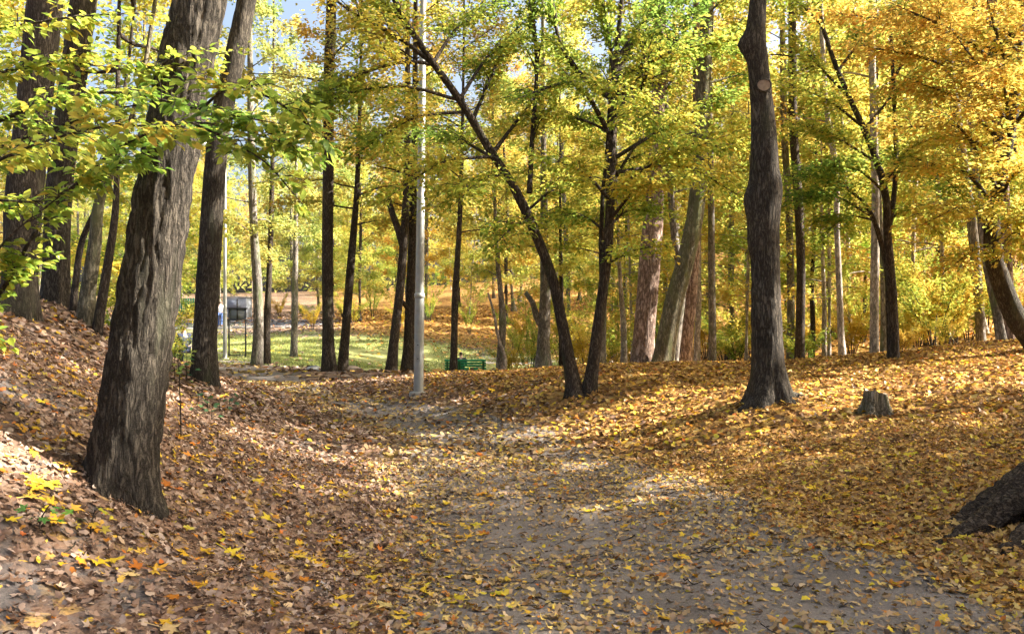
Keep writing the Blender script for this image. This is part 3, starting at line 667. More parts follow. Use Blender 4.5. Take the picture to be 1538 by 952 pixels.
# bare whitish limb by the bench, crooked fork of the grey trunk
def limb(tree_label, pts, Y, r0, r1, mat, name='branch', label=None):
    t, base = TREES[tree_label][0], TREES[tree_label][3]
    P = np.array([W(a, b, Y + d) for a, b, d in pts]); ac = Acc(); X = catmull(P, 24); tube(ac, X, np.linspace(r0, r1, 24), 9, True, bark_disp(.003, 20, .4, 8))
    o = obj(name, ac.mesh(name, M[mat], base), t)
    if label: o['label'] = label
limb('knotty grey trunk with a bare whitish limb at the end of the bench', [(756,563,-.2),(759,540,-.25),(752,518,-.2),(746,495,-.2),(743,475,-.2),(733,440,0)], 24, .06, .03, 'bark_pale', label='bare whitish crooked limb')
limb('grey trunk swelling at the foot behind the twin-stemmed maple', [(814,490,0),(806,475,0),(800,455,0),(790,440,.2)], 26, .12, .07, 'bark_grey')
limb('brown trunk bowed to the right and forking high, left of the lamp post', [(606,372,0),(598,345,0),(590,322,0),(584,300,.2)], 21.5, .10, .07, 'bark_dark')
limb('dark upright trunk just behind the lamp post', [(616,468,0),(606,455,-.2),(596,440,-.3)], 21.8, .07, .04, 'bark_dark')

# ---- near trees with built limbs: a stem polyline, each limb a part of its own, and foliage
def limb_tree(name, label, stems, limbs, Y, mat, foliage, seed, extra=None, tint=(1, 1, 1), nseg=24, flare=.5):
    """stems, limbs: lists of ([(px,py,width px, dY)], twigs, twig length)"""
    g = Grow(seed); t = None
    for k, pts in enumerate(stems):
        P = np.array([W(a, b, Y + d) for a, b, w, d in pts]); R = np.array([w / 2 / F * (Y + d) for a, b, w, d in pts])
        if k == 0:
            gz = hz(P[0, 0], P[0, 1]); base = np.array([P[0, 0], P[0, 1], gz]); t = thing(name, label, 'tree', base)
        P[0, 2] = min(P[0, 2], hz(P[0, 0], P[0, 1]) - .12) if abs(P[0, 2] - base[2]) < .5 else P[0, 2]
        L = np.linalg.norm(np.diff(P, axis=0), axis=1).sum(); X = catmull(np.concatenate([P, R[:, None]], 1), int(L / .05))
        ac = Acc(); tube(ac, X[:, :3], np.maximum(X[:, 3], .006), nseg, True, bark_disp(.006, 20, .25, seed + k, flare if k < 2 else 0, .14, 4, base[2]))
        obj('trunk' if k < 1 else 'stem', ac.mesh('stem', M[mat], base), t)
    for k, (pts, tw, tl) in enumerate(limbs):
        P = np.array([W(a, b, Y + d) for a, b, w, d in pts]); r0 = pts[0][2] / 2 / F * (Y + pts[0][3]); r1 = max(.004, pts[-1][2] / 2 / F * (Y + pts[-1][3]))
        n0 = len(g.tw); g.branch(P, r0, r1, tw, tl)
        ac = Acc(); tube(ac, catmull(P, 22), np.linspace(r0, r1, 22), 8, True, bark_disp(.002, 20, .4, k))
        for (a, m_, e, bi) in g.tw[n0:]:
            tube(ac, catmull([a, m_, e], 5), np.linspace(max(.004, r1 * .8), .0025, 5), 4)
        obj('branch', ac.mesh('branch', M[mat], base), t)
    if extra: extra(g)
    out = []
    for (n, size, palette, bias, spread, shape, mt) in foliage:
        L = g.leaves(n, size, palette, spread, .42, bias, shape, seed, .06)
        V, T, c = leaf_np(*L, shape); o = obj('crown', mesh_np('crown', V - base, T, M[mt], c), t); o['kind'] = 'stuff'; o.color = (*tint, 1)
    return t, g, base

rngT = np.random.default_rng(5)
def spray(x0, y0, x1, y1, d0=0.0, d1=0.0, w=6, arch=10, tw=16, tl=.85):
    mx, my = (x0 + x1) / 2 + rngT.uniform(-8, 8), (y0 + y1) / 2 - arch
    return ([(x0, y0, w, d0), (mx, my, w * .7, (d0 + d1) / 2), (x1, y1, 1.6, d1)], tw, tl)
TWIN_LIMBS = [
 ([(655,98,7,-.6),(620,93,6,-.8),(560,105,5,-1.1),(470,150,2,-1.4)], 20, .9),
 ([(688,150,6,-.4),(600,130,5,-.9),(520,142,4,-1.2),(465,166,2,-1.4)], 18, .8),
 ([(655,100,8,-.6),(600,58,6,-.9),(530,20,5,-1),(490,-10,3,-1.1)], 16, .8),
 ([(795,290,9,0),(800,200,8,.2),(806,100,6,.5),(800,10,4,.6)], 20, .9),
 spray(740,230,830,120,0,.9,7), spray(710,180,760,60,0,.8,7), spray(760,262,690,300,-.2,-1.3,5,12), spray(740,235,600,285,-.2,-1.6,6,16,18),
 spray(700,168,560,215,-.3,-1.3,6,14,18), spray(690,150,780,40,-.4,.5,7), spray(640,82,560,-10,-.6,-1,7), spray(650,95,740,10,-.6,.4,7),
 spray(745,240,650,200,0,1.4,6), spray(790,318,880,250,0,.8,5), spray(800,330,740,370,0,-1,4,10,12,.6),
 ([(920,150,10,.2),(880,120,8,.3),(840,60,6,.5),(830,0,4,.6)], 18, .9),
 ([(918,205,9,.2),(870,130,6,-.2),(850,125,5,-.5),(800,140,3,-.9)], 14, .8),
 ([(922,120,10,.2),(960,55,8,.4),(1000,55,6,.7),(1030,80,3,1)], 18, .8),
 ([(921,140,9,.2),(960,135,7,0),(970,110,5,-.3),(960,60,3,-.5)], 14, .8),
 spray(916,330,1010,270,0,-1,6,16,18), spray(917,290,1060,215,0,-.6,6,10,18), spray(919,240,1080,150,.1,.6,7,8,20), spray(918,260,1120,300,.1,.9,6,30,18),
 spray(915,300,830,240,0,-1.2,6), spray(920,180,1040,20,.2,.5,7), spray(922,110,900,-20,.2,0,8), spray(922,120,1110,60,.2,-.2,7,14,20),
 spray(914,340,990,320,0,1.2,5,14,14), spray(912,350,840,330,0,1.4,5,14,14), spray(917,280,1000,180,0,1.6,6), spray(905,400,985,370,0,-.8,4,8,10,.55),
 spray(919,200,840,180,0,1.2,6), spray(925,90,1010,-10,.2,1,7), spray(922,120,960,180,.1,-1.5,6),
]
limb_tree('maple_tree', 'twin-stemmed dark maple with a wide green and yellow crown beside the path', [
   [(866,598,27,0),(858,560,22,0),(845,490,18,0),(830,420,16.5,0),(808,360,15.5,0),(790,318,15.5,0),(768,275,14,0),(740,232,13,-.1),(690,150,11.5,-.4),(640,80,10,-.7),(605,25,9,-.8),(575,-40,7,-.9)],
   [(882,592,23,0),(889,560,20,0),(897,500,18,0),(905,440,16.5,0),(912,380,15.5,0),(916,320,14,0),(918,250,13,.1),(921,180,12,.2),(924,110,10,.2),(930,40,8,.3),(940,-50,6,.3)],
   [(905,450,9,.05),(903,360,8,.15),(905,300,7,.2),(912,220,6,.25),(915,160,5,.3)]],
   TWIN_LIMBS, 13, 'bark_dark', [(34000, .08, 'yg', -.08, .22, 0, 'leaf')], 301)
limb_tree('maple_tree', 'dark forked maple with layered green sprays on the right ridge', [
   [(1342,530,17,0),(1342,480,14,0),(1337,400,13,0),(1333,350,12,0),(1331,300,11,0),(1318,245,10,0),(1298,195,9,0),(1275,145,8,0),(1252,90,7,0),(1236,40,6,0),(1225,-20,5,0)],
   [(1338,532,10,.1),(1335,470,9,.1),(1331,400,8,.1),(1322,360,8,.05),(1310,325,7,0),(1295,300,6,0)],
   [(1334,350,9,0),(1342,300,8,.1),(1345,250,7,.2),(1343,150,6,.4),(1338,50,5,.5)]],
   [spray(1310,325,1200,300,0,-.8,5,18,18,.8), spray(1300,305,1190,265,0,.4,5,14,18,.8), spray(1330,290,1230,250,0,-.9,5,16,16,.8), spray(1328,280,1420,205,0,-.8,5,20,18,.8),
    spray(1325,270,1410,250,0,.6,5,24,16,.8), spray(1318,245,1210,190,0,-.3,5,10,16,.8), spray(1295,190,1195,130,0,-.4,5,8,16,.8), spray(1298,195,1370,110,0,.4,5,0,14,.8),
    spray(1275,145,1190,50,0,.4,5,0,16,.8), spray(1260,105,1330,20,0,.2,5,0,14,.8), spray(1344,260,1440,290,.2,.5,5,26,16,.8), spray(1335,330,1400,340,0,-.6,4,20,12,.7),
    spray(1312,330,1245,345,0,-.4,4,12,12,.7), spray(1340,120,1400,30,.4,.8,5,4,14,.8), spray(1236,40,1180,-10,0,-.3,5,4,12,.8)],
   15.5, 'bark_dark', [(10000, .085, 'green', .12, .22, 0, 'leaf'), (5000, .085, 'yg', .2, .22, 0, 'leaf')], 302, flare=.3)
limb_tree('maple_tree', 'dark trunk leaning in from beyond the ridge, carrying orange and yellow foliage', [
   [(1580,560,38,0),(1560,520,34,0),(1528,480,31,0),(1506,430,29,0),(1493,385,27,0),(1490,350,24,0),(1500,280,20,0),(1520,180,17,0),(1530,60,14,0),(1540,-60,10,0)]],
   [spray(1495,310,1380,250,0,-1,8,26,20,.9), spray(1500,290,1420,170,0,-1.5,8,20,20,.9), spray(1510,220,1370,120,0,-1,8,20,22,.9), spray(1515,200,1440,60,0,-1.6,8,10,20,.9),
    spray(1520,160,1300,70,0,-.8,8,20,24,.95), spray(1525,120,1350,10,0,-1.3,8,14,24,.95), spray(1530,80,1420,-20,0,-1,8,10,20,.9), spray(1500,300,1570,260,0,-1.2,7,20,18,.9),
    spray(1520,190,1590,120,0,-1,7,10,18,.9), spray(1535,60,1600,0,0,-1,7,4,16,.9), spray(1492,345,1400,330,0,-.6,6,26,18,.85), spray(1492,370,1560,330,0,-1,6,20,16,.85),
    spray(1493,380,1430,400,0,-.8,5,16,14,.75), spray(1510,240,1340,190,0,.6,8,20,20,.9), spray(1530,90,1260,20,0,.4,8,12,22,.95), spray(1500,300,1540,380,0,-.9,6,14,14,.8),
    spray(1525,130,1480,-10,0,-2,8,4,18,.9), spray(1515,200,1500,100,0,-2.2,8,4,18,.9), spray(1530,60,1380,-30,0,.6,8,4,18,.9)],
   14, 'bark', [(11000, .085, 'orange', -.10, .22, 0, 'leaf'), (11000, .085, 'gold', -.10, .22, 0, 'leaf')], 303, flare=.2)

# ---- the young hornbeam whose leafy branches hang across the left foreground
def near_branches():
    Y = 5.0; base = np.array([-3.9, 5.3, hz(-3.9, 5.3)])
    t = thing('young_hornbeam', 'young hornbeam with crooked stems and big yellow-green leaves hanging before the oak trunks', 'tree', base)
    g = Grow(404); rng = g.rng
    def WW(p): return W(p[0], p[1], Y + p[2])
    stem = [base - [0, 0, .15], WW((-190,430,.3)), WW((-170,250,.3)), WW((-150,80,.3)), WW((-130,-90,.3))]
    ac = Acc(); X = catmull(stem, 60); tube(ac, X, np.linspace(.045, .015, 60), 14, True, bark_disp(.003, 24, .3, 2)); obj('trunk', ac.mesh('trunk', M['bark_dark'], base), t)
    LB = [([(-178,520,.3),(-60,500,.15),(5,432,.1),(52,350,.1),(100,290,.2),(150,243,.25),(215,205,.2)], 26, .34, .022),
          ([(100,290,.2),(190,215,.1),(290,185,0),(365,195,-.1),(435,222,-.2)], 24, .32, .012),
          ([(-170,300,.3),(-20,300,.1),(70,300,0),(140,262,-.1),(190,240,-.1)], 20, .32, .014),
          ([(-165,240,.3),(-20,190,.2),(80,150,.1),(190,140,0),(300,165,-.1),(385,180,-.2)], 28, .34, .016),
          ([(-160,160,.3),(0,110,.3),(110,95,.3),(200,105,.4),(290,80,.4)], 22, .32, .014),
          ([(-150,80,.3),(20,40,.2),(120,25,.2),(210,20,.3)], 16, .30, .012),
          ([(-170,330,.3),(-40,260,-.3),(60,215,-.5),(160,190,-.6),(240,190,-.7)], 24, .32, .014),
          ([(-165,260,.3),(-60,240,.9),(60,200,1.0),(170,165,1.0),(260,150,.9)], 24, .34, .014),
          ([(-60,500,.15),(-20,400,0),(20,350,-.1),(70,310,-.1),(110,280,-.1)], 12, .26, .010),
          ([(300,165,-.2),(360,130,-.4),(410,150,-.3),(465,190,-.3)], 14, .30, .010),
          ([(290,185,0),(350,215,-.2),(405,250,-.3),(440,290,-.3)], 10, .22, .009)]
    BR = []
    for pts, tw, tl, r in LB:
        P = np.array([WW(p) for p in pts]); n0 = len(g.tw); g.branch(P, r, .004, tw, tl)
        a2 = Acc(); tube(a2, catmull(P, 34), np.linspace(r, .0045, 34), 9, True, bark_disp(.0015, 30, .4, 3))
        for (a, m_, e, bi) in g.tw[n0:]: tube(a2, catmull([a, m_, e], 5), np.linspace(.0042, .0018, 5), 4)
        BR.append(obj('branch', a2.mesh('branch', M['bark_dark'], base), t))
    pos, ax, nr, sz, col = g.leaves(4600, .068, 'near', .06, .38, -.02, 1, 9, .02)
    # the largest in view become leaves of their own
    px = pos[:, 0] / pos[:, 1] * F + CX; py = CY - (pos[:, 2] - EYE) / pos[:, 1] * F
    vis = (px > 0) & (px < 1538) & (py > 0); score = np.where(vis, sz / pos[:, 1], 0); order = np.argsort(-score)
    own, rest = order[:290], order[290:]
    V, T, c = leaf_np(pos[rest], ax[rest], nr[rest], sz[rest], col[rest], 1)
    o = obj('foliage', mesh_np('foliage', V - base, T, M['leaf_near'], c), t); o['kind'] = 'stuff'
    vars_ = []
    for k in range(6):
        V, T, c = leaf_np(np.zeros((1, 3)), np.array([[1., 0, 0]]), np.array([[0, 0, 1.]]), np.ones(1), np.ones((1, 3)), 1)
        V[:, 2] += .12 * (k - 2.5) / 2.5 * V[:, 0] ** 2; V[:, 1] *= .85 + .06 * k
        vars_.append(mesh_np('leaf', V, T, M['leaf_near'], c))
    for j, i in enumerate(own):
        a = Vector(ax[i]).normalized(); n = Vector(nr[i]); s = n.cross(a).normalized(); u = a.cross(s)
        mw = Matrix((a, s, u)).transposed().to_4x4(); mw = Matrix.Translation(Vector(pos[i] - base)) @ mw @ Matrix.Scale(float(sz[i]), 4)
        l = obj('leaf', vars_[j % 6], BR[int(g.on[i])]); l.matrix_basis = mw; l.color = (*[float(v) for v in col[i]], 1)
near_branches()
#==BACK==
# ------------------------------------------------------------------ woodland behind and around
def proto_tree(name, seed, H, zs, R, n, nl, size, palette, mat, r0=.16, bias=0.0, tl=1.1, lean=.4, nseg=10):
    rng = np.random.default_rng(seed); z = np.array([-.4, 0, .3, H * .25, H * .5, H * .75, H])
    k = np.cumsum(rng.normal(0, lean * .35, (7, 2)), 0) * np.array([0, 0, .1, .4, .7, .9, 1])[:, None]
    P = np.stack([k[:, 0], k[:, 1], z], -1); r = np.array([r0 * 1.35, r0 * 1.3, r0 * 1.05, r0 * .85, r0 * .65, r0 * .4, .02])
    X = catmull(np.concatenate([P, r[:, None]], 1), 60); ac = Acc(); tube(ac, X[:, :3], np.maximum(X[:, 3], .015), nseg, True, bark_disp(.008, 14, .25, seed, .25, .25, 4, 0))
    g = Grow(seed); g.crown(X[:, :3], zs, H, R, n, (14, 55), .16, 9, tl, .024)
    for p, q in g.br: tube(ac, p, q, 4)
    V, T, c = leaf_np(*g.leaves(nl, size, palette, .28, .55, bias, 0, seed, .14))
    return ac.mesh('trunk', M[mat], (0, 0, 0)), mesh_np('crown', V, T, M['leaf'], c)
def place_proto(name, pr, loc, s, rz, label, group, tint=(1, 1, 1), cat='tree', parts=('trunk', 'crown')):
    t = thing(name, label, cat, loc, group); t.scale = (s, s, s); t.rotation_euler = (0, 0, rz)
    a = obj(parts[0], pr[0], t); b = obj(parts[1], pr[1], t); b['kind'] = 'stuff'; b.color = (*tint, 1)
    return t
BG = {'gold': proto_tree('t', 501, 16, 1.7, 3.5, 50, 24000, .14, 'gold', 'bark_dark', .15),
      'gold2': proto_tree('t', 502, 18, 2.8, 3.2, 48, 22000, .14, 'gold', 'bark_grey', .17, .25),
      'pale': proto_tree('t', 503, 16, 2.2, 3.5, 48, 22000, .145, 'pale', 'bark_grey', .15),
      'yg': proto_tree('t', 504, 15, 1.8, 3.2, 48, 20000, .135, 'yg', 'bark_grey', .13, .15),
      'slim': proto_tree('t', 505, 13, 2.0, 2.2, 34, 9000, .13, 'gold', 'bark_pale', .075, -.1, .8),
      'bare': proto_tree('t', 506, 17, 5.0, 2.8, 36, 8000, .15, 'pale', 'bark_grey', .14, .1),
      'high': proto_tree('t', 508, 20, 12.5, 4.6, 36, 14000, .22, 'yg', 'bark', .24, .2, 1.6), 'thin': proto_tree('t', 509, 11, 4.5, 2.0, 18, 900, .14, 'gold', 'bark', .10, .0, .8),
      'shade': proto_tree('t', 507, 17, 4.2, 4.6, 46, 17000, .22, 'yg', 'bark', .26, .2, 1.6)}
rb_ = np.random.default_rng(77)
LBL = {'gold': ('golden maple with low spreading boughs in the wood behind the lawn', 'golden maples in the wood behind the lawn'),
       'gold2': ('tall orange-leaved tree among the golden ones in the wood', 'orange trees in the wood'),
       'pale': ('pale yellow-green tree standing by the road beyond the lawn', 'pale trees along the road'),
       'yg': ('bushy yellow-green tree in the wood behind the mound', 'yellow-green trees behind the mound'),
       'slim': ('slender white-stemmed tree with thin yellow leaves in the wood', 'slender pale stems in the wood'),
       'bare': ('half bare grey tree with few leaves in the wood', 'half bare trees in the wood')}
LK = {'gold': 'golden low-boughed maple', 'gold2': 'tall orange-leaved tree', 'pale': 'pale yellow-green tree', 'yg': 'bushy yellow-green tree', 'slim': 'slender white-stemmed tree', 'bare': 'half bare grey tree'}
SK = {'gold': 'low golden shrub', 'yg': 'yellow-green shrub', 'green': 'low dark green shrub', 'tall': 'tall loose golden shrub'}
placed = []
MARKS = [(30,'the broad bank trunk'),(130,'the thin bank clump'),(195,'the thick leaning oak'),(255,'the gap between the oaks'),(310,'the slim oak'),(357,'the notice board'),(400,'the lawn-edge trunks'),
         (441,'the small lawn trunk'),(494,'the tall straight trunk'),(540,'the brown stone'),(590,'the bowed forking trunk'),(628,'the steel lamp post'),(660,'the narrow blackish trunk'),(705,'the green bench'),(752,'the knotty white-limbed trunk'),(816,'the grey swollen-footed trunk'),
         (850,'the left stem of the twin maple'),(900,'the right stem of the twin maple'),(937,'the short pale trunk'),(966,'the massive pine'),(1000,'the mossy leaning trunk'),(1032,'the pale pink pine'),(1070,'the lone thin grey trunk'),(1110,'the gap before the burled oak'),(1150,'the burled oak'),
         (1195,'the pair beside the burled oak'),(1230,'the thin thicket stems'),(1264,'the slender wavy trunk'),(1313,'the silvery trunk'),(1342,'the dark forked maple'),(1375,'the gap past the forked maple'),(1405,'the far leaning slope trunk'),(1443,'the upright slope trunk'),(1490,'the curving light brown trunk'),(1520,'the reddish ridge pine')]
_seen = set()
def where(X, Y, kind=''):
    px = CX + X / Y * F
    if px < -15 or px > 1555: return None
    o_ = sorted(MARKS, key=lambda q: abs(q[0] - px)); m = o_[0][1]
    if (kind, _band(Y), m) in _seen: m = m.replace('the ', 'and between the ', 1).replace('and between', 'between', 1) if False else 'a point between ' + m + ' and ' + o_[1][1]
    _seen.add((kind, _band(Y), m)); return (_band(Y) + m).replace('behind beyond', 'beyond')
def _band(Y):
    return ('close behind ' if Y < 33 else 'well behind ' if Y < 48 else 'far behind ' if Y < 70 else 'very far behind ' if Y < 100 else 'in the last rows behind ')
def try_place(kind, X, Y, dmin, s=None):
    if any((X - a) ** 2 + (Y - b) ** 2 < dmin * dmin for a, b in placed): return False
    if lawn_mask(np.array([X]), np.array([Y]))[0] > .25 or path_sd(np.array([X]), np.array([Y]))[0] > -1.2: return False
    if 54.5 < Y < 67.5 and -70 < X < -11: return False
    if abs(Y - 45.5) < 1.6 and -2 < X < 16: return False
    if 35 < Y < 40 and -5 < X < 1: return False
    placed.append((X, Y)); wh = where(X, Y, kind); lab = (LK[kind] + ' ' + wh) if wh and len((LK[kind] + ' ' + wh).split()) < 17 else (LBL[kind][0] if not wh else LK[kind] + ' ' + wh.split(' and ')[0].replace('behind a point between ', 'beyond '))
    nm = {'gold': 'maple_tree', 'gold2': 'maple_tree', 'pale': 'lime_tree', 'yg': 'hornbeam_tree', 'slim': 'birch_tree', 'bare': 'oak_tree'}[kind]
    place_proto(nm, BG[kind], (X, Y, hz(X, Y)), s or rb_.uniform(.8, 1.2), rb_.uniform(0, 6.28), lab, LBL[kind][1], tuple(rb_.uniform(.85, 1.1, 3)))
    return True
for px, Y, kind in [(560,50,'gold'),(650,48,'gold'),(720,50,'gold2'),(790,49,'gold'),(870,40,'gold'),(640,62,'gold2'),(540,60,'gold'),(760,62,'gold'),(860,52,'gold2'),(930,44,'gold'),
                    (1000,36,'yg'),(1095,33,'yg'),(1120,42,'gold2'),(1150,30,'slim'),(1225,32,'slim'),(1245,38,'gold'),(1280,31,'slim'),(1300,42,'gold'),(1365,27,'slim'),(1385,44,'gold2'),(1425,25,'slim'),
                    (1460,40,'gold'),(1480,26,'slim'),(1520,34,'gold'),(1430,52,'bare'),(1350,54,'bare'),(1260,52,'bare'),(1180,50,'gold'),(1060,52,'yg'),(985,54,'gold'),(1530,48,'gold2'),
                    (300,75,'pale'),(350,78,'pale'),(400,76,'pale'),(440,72,'pale'),(480,75,'pale'),(500,70,'gold'),(250,72,'pale'),(200,40,'yg'),(150,34,'yg'),(90,30,'yg'),(30,34,'yg'),(120,50,'pale'),(40,24,'yg'),(215,27,'yg'),(235,36,'bare'),
                    (330,95,'pale'),(420,92,'pale'),(270,90,'pale'),(375,85,'pale'),(455,84,'yg'),(315,84,'yg'),(540,74,'yg'),(400,104,'pale'),(480,98,'gold'),(300,108,'pale'),(225,82,'pale'),(520,85,'gold'),(600,80,'gold2'),(690,78,'gold'),(780,80,'gold2'),(870,76,'gold'),(960,74,'gold'),(1050,78,'gold2'),(1140,70,'gold'),(1230,74,'gold2'),(1320,72,'gold'),(1410,70,'bare'),(1500,66,'gold'),
                    (720,44.5,'slim'),(820,38,'slim'),(950,33,'slim'),(1030,31,'slim'),(1340,34,'slim'),(1405,36,'slim'),(-40,20,'yg'),(1600,24,'gold'),(1600,38,'gold2'),(1120,25,'slim'),(1245,23.5,'slim')]:
    try_place(kind, (px - CX) / F * Y, Y, 1.2)
tries = 0
while len(placed) < 165 and tries < 2500:
    tries += 1
    Y = rb_.uniform(46, 135); X = rb_.uniform(-.72, .72) * Y
    k = rb_.choice(['gold', 'gold2', 'slim', 'bare', 'gold']) if X > -.2 * Y else rb_.choice(['pale', 'pale', 'bare', 'slim'])
    try_place(k, X, Y, 4.5)
for x, y, s in [(18.5,10.4,'high'),(12.5,7.8,.67),(12.5,3.7,.68),(16.5,4.9,.66),(18.5,7.0,.80),(18.5,2.6,.82),(25,7,.95),(25,1.5,.95),(14.2,16.9,.70),(20,17.5,.88),(15,-4,1.),(30,3,1.),(38,11,1.1),(24,-3,1.0)]:  # unseen trees added to shade the near ground, gaps left for sun bands
    pk = s if isinstance(s, str) else 'shade'; s = s if pk == 'shade' else 1.0
    place_proto('oak_tree', BG[pk], (x, y, hz(x, y)), s, rb_.uniform(0, 6.28), *{'shade': ('unseen full-crowned tree added on the right rise to shade the ground', 'added shade trees on the rise'), 'high': ('unseen lofty high-crowned tree added past the stump to shade the left bank', None), 'thin': ('slim sparse-leaved tree on the rise past the stump', None)}[pk], tuple(rb_.uniform(.9, 1.1, 3)))

def distant_wood():
    r = np.random.default_rng(88); n = 42000; a = r.uniform(-.95, .95, n); d = r.uniform(135, 165, n); x = d * np.sin(a); y = d * np.cos(a); top = 15 + 9 * fbm(xyz(a * 14, 0), 3, 4)
    z = height(x, y) + r.uniform(0, 1, n) ** .8 * top
    pos = np.stack([x, y, z], -1); v = .5 + 1.4 * (fbm(pos * .12, 3, 6) - .5) + r.normal(0, .15, n)
    c = np.where((x < -.1 * y)[:, None], pal('pale', v, r), pal('gold', v, r))
    V, T, cc = leaf_np(pos, r.normal(0, 1, (n, 3)), unit_rand(r, n, .6), r.uniform(.5, 1.1, n), c); k = Acc(); k.add(V, None, T, cc)
    o = obj('distant_woodland', mesh_np('distant_woodland', V, T, M['leaf'], cc)); tag(o, 'hazy mass of distant yellow woodland closing the view', 'woodland', None, 'stuff')
distant_wood()
def proto_shrub(seed, Hh, R, nl, size, palette, bias=0.0, mat='bark_dark'):
    rng = np.random.default_rng(seed); g = Grow(seed); ac = Acc()
    for k in range(7):
        a = k * .9 + rng.uniform(0, .5); L = rng.uniform(.6, 1.1); tip = np.array([math.cos(a) * R * L, math.sin(a) * R * L, Hh * rng.uniform(.6, 1.05)])
        P = [np.array([math.cos(a) * .05, math.sin(a) * .05, -.12]), tip * [.3, .3, .5] + rng.normal(0, .05, 3), tip]
        g.branch(P, .018, .004, 10, R * .55)
    for p, q in g.br: tube(ac, p, q, 5)
    V, T, c = leaf_np(*g.leaves(nl, size, palette, .16, .4, bias, 0, seed, .06)); return ac.mesh('stems', M[mat], (0, 0, 0)), mesh_np('foliage', V, T, M['leaf'], c)
SH = {'gold': proto_shrub(601, 2.4, 1.2, 3000, .09, 'yg', .28), 'yg': proto_shrub(602, 2.0, 1.2, 3000, .09, 'yg', .05), 'green': proto_shrub(603, 1.2, .9, 1800, .08, 'green', .0), 'tall': proto_shrub(604, 3.6, 1.5, 4000, .09, 'gold', -.35)}
SL = {'gold': ('low golden shrub in the undergrowth behind the mound', 'golden shrubs in the undergrowth'), 'yg': ('yellow-green shrub in the undergrowth behind the mound', 'yellow-green shrubs in the undergrowth'),
      'green': ('low dark green shrub at the edge of the wood', 'green shrubs at the wood edge'), 'tall': ('tall loose golden shrub reaching up between the trunks', 'tall golden shrubs between the trunks')}
def SHL(k, X, Y):
    t = SK[k] + ' ' + where(X, Y, SK[k])
    return t if len(t.split()) < 17 else t.split(' and ')[0].replace('behind a point between ', 'beyond ')
for px, Y, k in [(770,33,'gold'),(795,36,'tall'),(850,30,'tall'),(882,27,'gold'),(922,29,'yg'),(925,34,'tall'),(950,37,'gold'),(1000,31,'yg'),(1088,28,'yg'),(1105,26,'green'),(1112,34,'tall'),(1130,28,'gold'),
                 (1212,28,'gold'),(1232,30,'tall'),(1280,25,'gold'),(1296,30,'tall'),(1350,25,'yg'),(1378,22,'gold'),(1405,21,'yg'),(1432,22.5,'gold'),(1455,24,'yg'),(1482,27,'tall'),(1372,31,'tall'),(1420,33,'tall'),
                 (1525,25,'gold'),(1205,23,'green'),(530,57,'yg'),(470,54.5,'gold'),(600,56,'gold'),(645,60,'tall'),(705,56,'tall'),(780,53,'gold'),(840,51,'tall'),(560,66,'tall'),(1440,29,'yg'),(1500,31,'gold'),
                 (185,21,'yg'),(150,23,'green'),(235,26,'yg'),(262,17,'green'),(285,70,'yg'),(420,69,'gold'),(455,70,'green'),(350,71,'yg'),(515,68,'yg'),(1140,37,'gold'),(1180,34,'yg'),(1255,35,'gold'),(1330,40,'gold'),(1060,36,'gold'),(990,42,'tall'),
                 (1395,24.5,'yg'),(1360,20.5,'gold'),(1420,19.5,'yg')]:
    X = (px - CX) / F * Y; s = rb_.uniform(.75, 1.15) * (.55 if Y < 20 and px < 400 else (.5 if px in (1360, 1420) else 1))
    place_proto('shrub', SH[k], (X, Y, hz(X, Y)), s, rb_.uniform(0, 6.28), SHL(k, X, Y), SL[k][1], tuple(rb_.uniform(.9, 1.1, 3)), 'shrub', ('stem', 'foliage'))

# ------------------------------------------------------------------ fallen leaves
def maple_template(fine):
    tips = [(90, 1.0), (38, .92), (142, .92), (-18, .66), (198, .66)]
    pts = []
    order = [(-90, .10), (-60, .30), (-18, .66), (8, .40), (38, .92), (63, .42), (90, 1.0), (117, .42), (142, .92), (172, .40), (198, .66), (240, .30)]
    if fine:
        o2 = []
        for k, (a, r) in enumerate(order):
            if r > .6:
                o2 += [(a - 13, r * .70), (a - 8, r * .74), (a, r), (a + 8, r * .74), (a + 13, r * .70)]
            else: o2.append((a, r))
        order = o2
    P = np.array([[math.cos(math.radians(a)) * r, math.sin(math.radians(a)) * r, 0] for a, r in order]) * .55
    P = np.concatenate([[[0, 0, 0]], P]); n = len(order); j = np.arange(n)
    return P, np.stack([np.zeros(n, int), 1 + j, 1 + (j + 1) % n], -1)
def oak_template():
    P = np.array([(0, -.5), (.3, -.14), (.19, .08), (.26, .28), (0, .52), (-.26, .28), (-.2, .1), (-.3, -.14)]); P = np.concatenate([[[0, 0]], P])
    P = np.concatenate([P, np.zeros((9, 1))], 1); j = np.arange(8); return P, np.stack([np.zeros(8, int), 1 + j, 1 + (j + 1) % 8], -1)
def simple_template():
    P = np.array([(0, -.5), (.34, -.2), (.22, .2), (0, .55), (-.3, .22), (-.3, -.2)]); P = np.concatenate([[[0, 0]], P]); P = np.concatenate([P, np.zeros((7, 1))], 1)
    j = np.arange(6); return P, np.stack([np.zeros(6, int), 1 + j, 1 + (j + 1) % 6], -1)
def quad_template():
    P = np.array([(0, -.5, 0), (.36, 0, .08), (0, .5, 0), (-.36, 0, .08)]); return P, np.array([[0, 1, 2], [0, 2, 3]])
def ground_normal(x, y, e=.12):
    gx_ = (height(x + e, y) - height(x - e, y)) / (2 * e); gy_ = (height(x, y + e) - height(x, y - e)) / (2 * e)
    n = np.stack([-gx_, -gy_, np.ones(len(x))], -1); return n / np.linalg.norm(n, axis=1, keepdims=True)
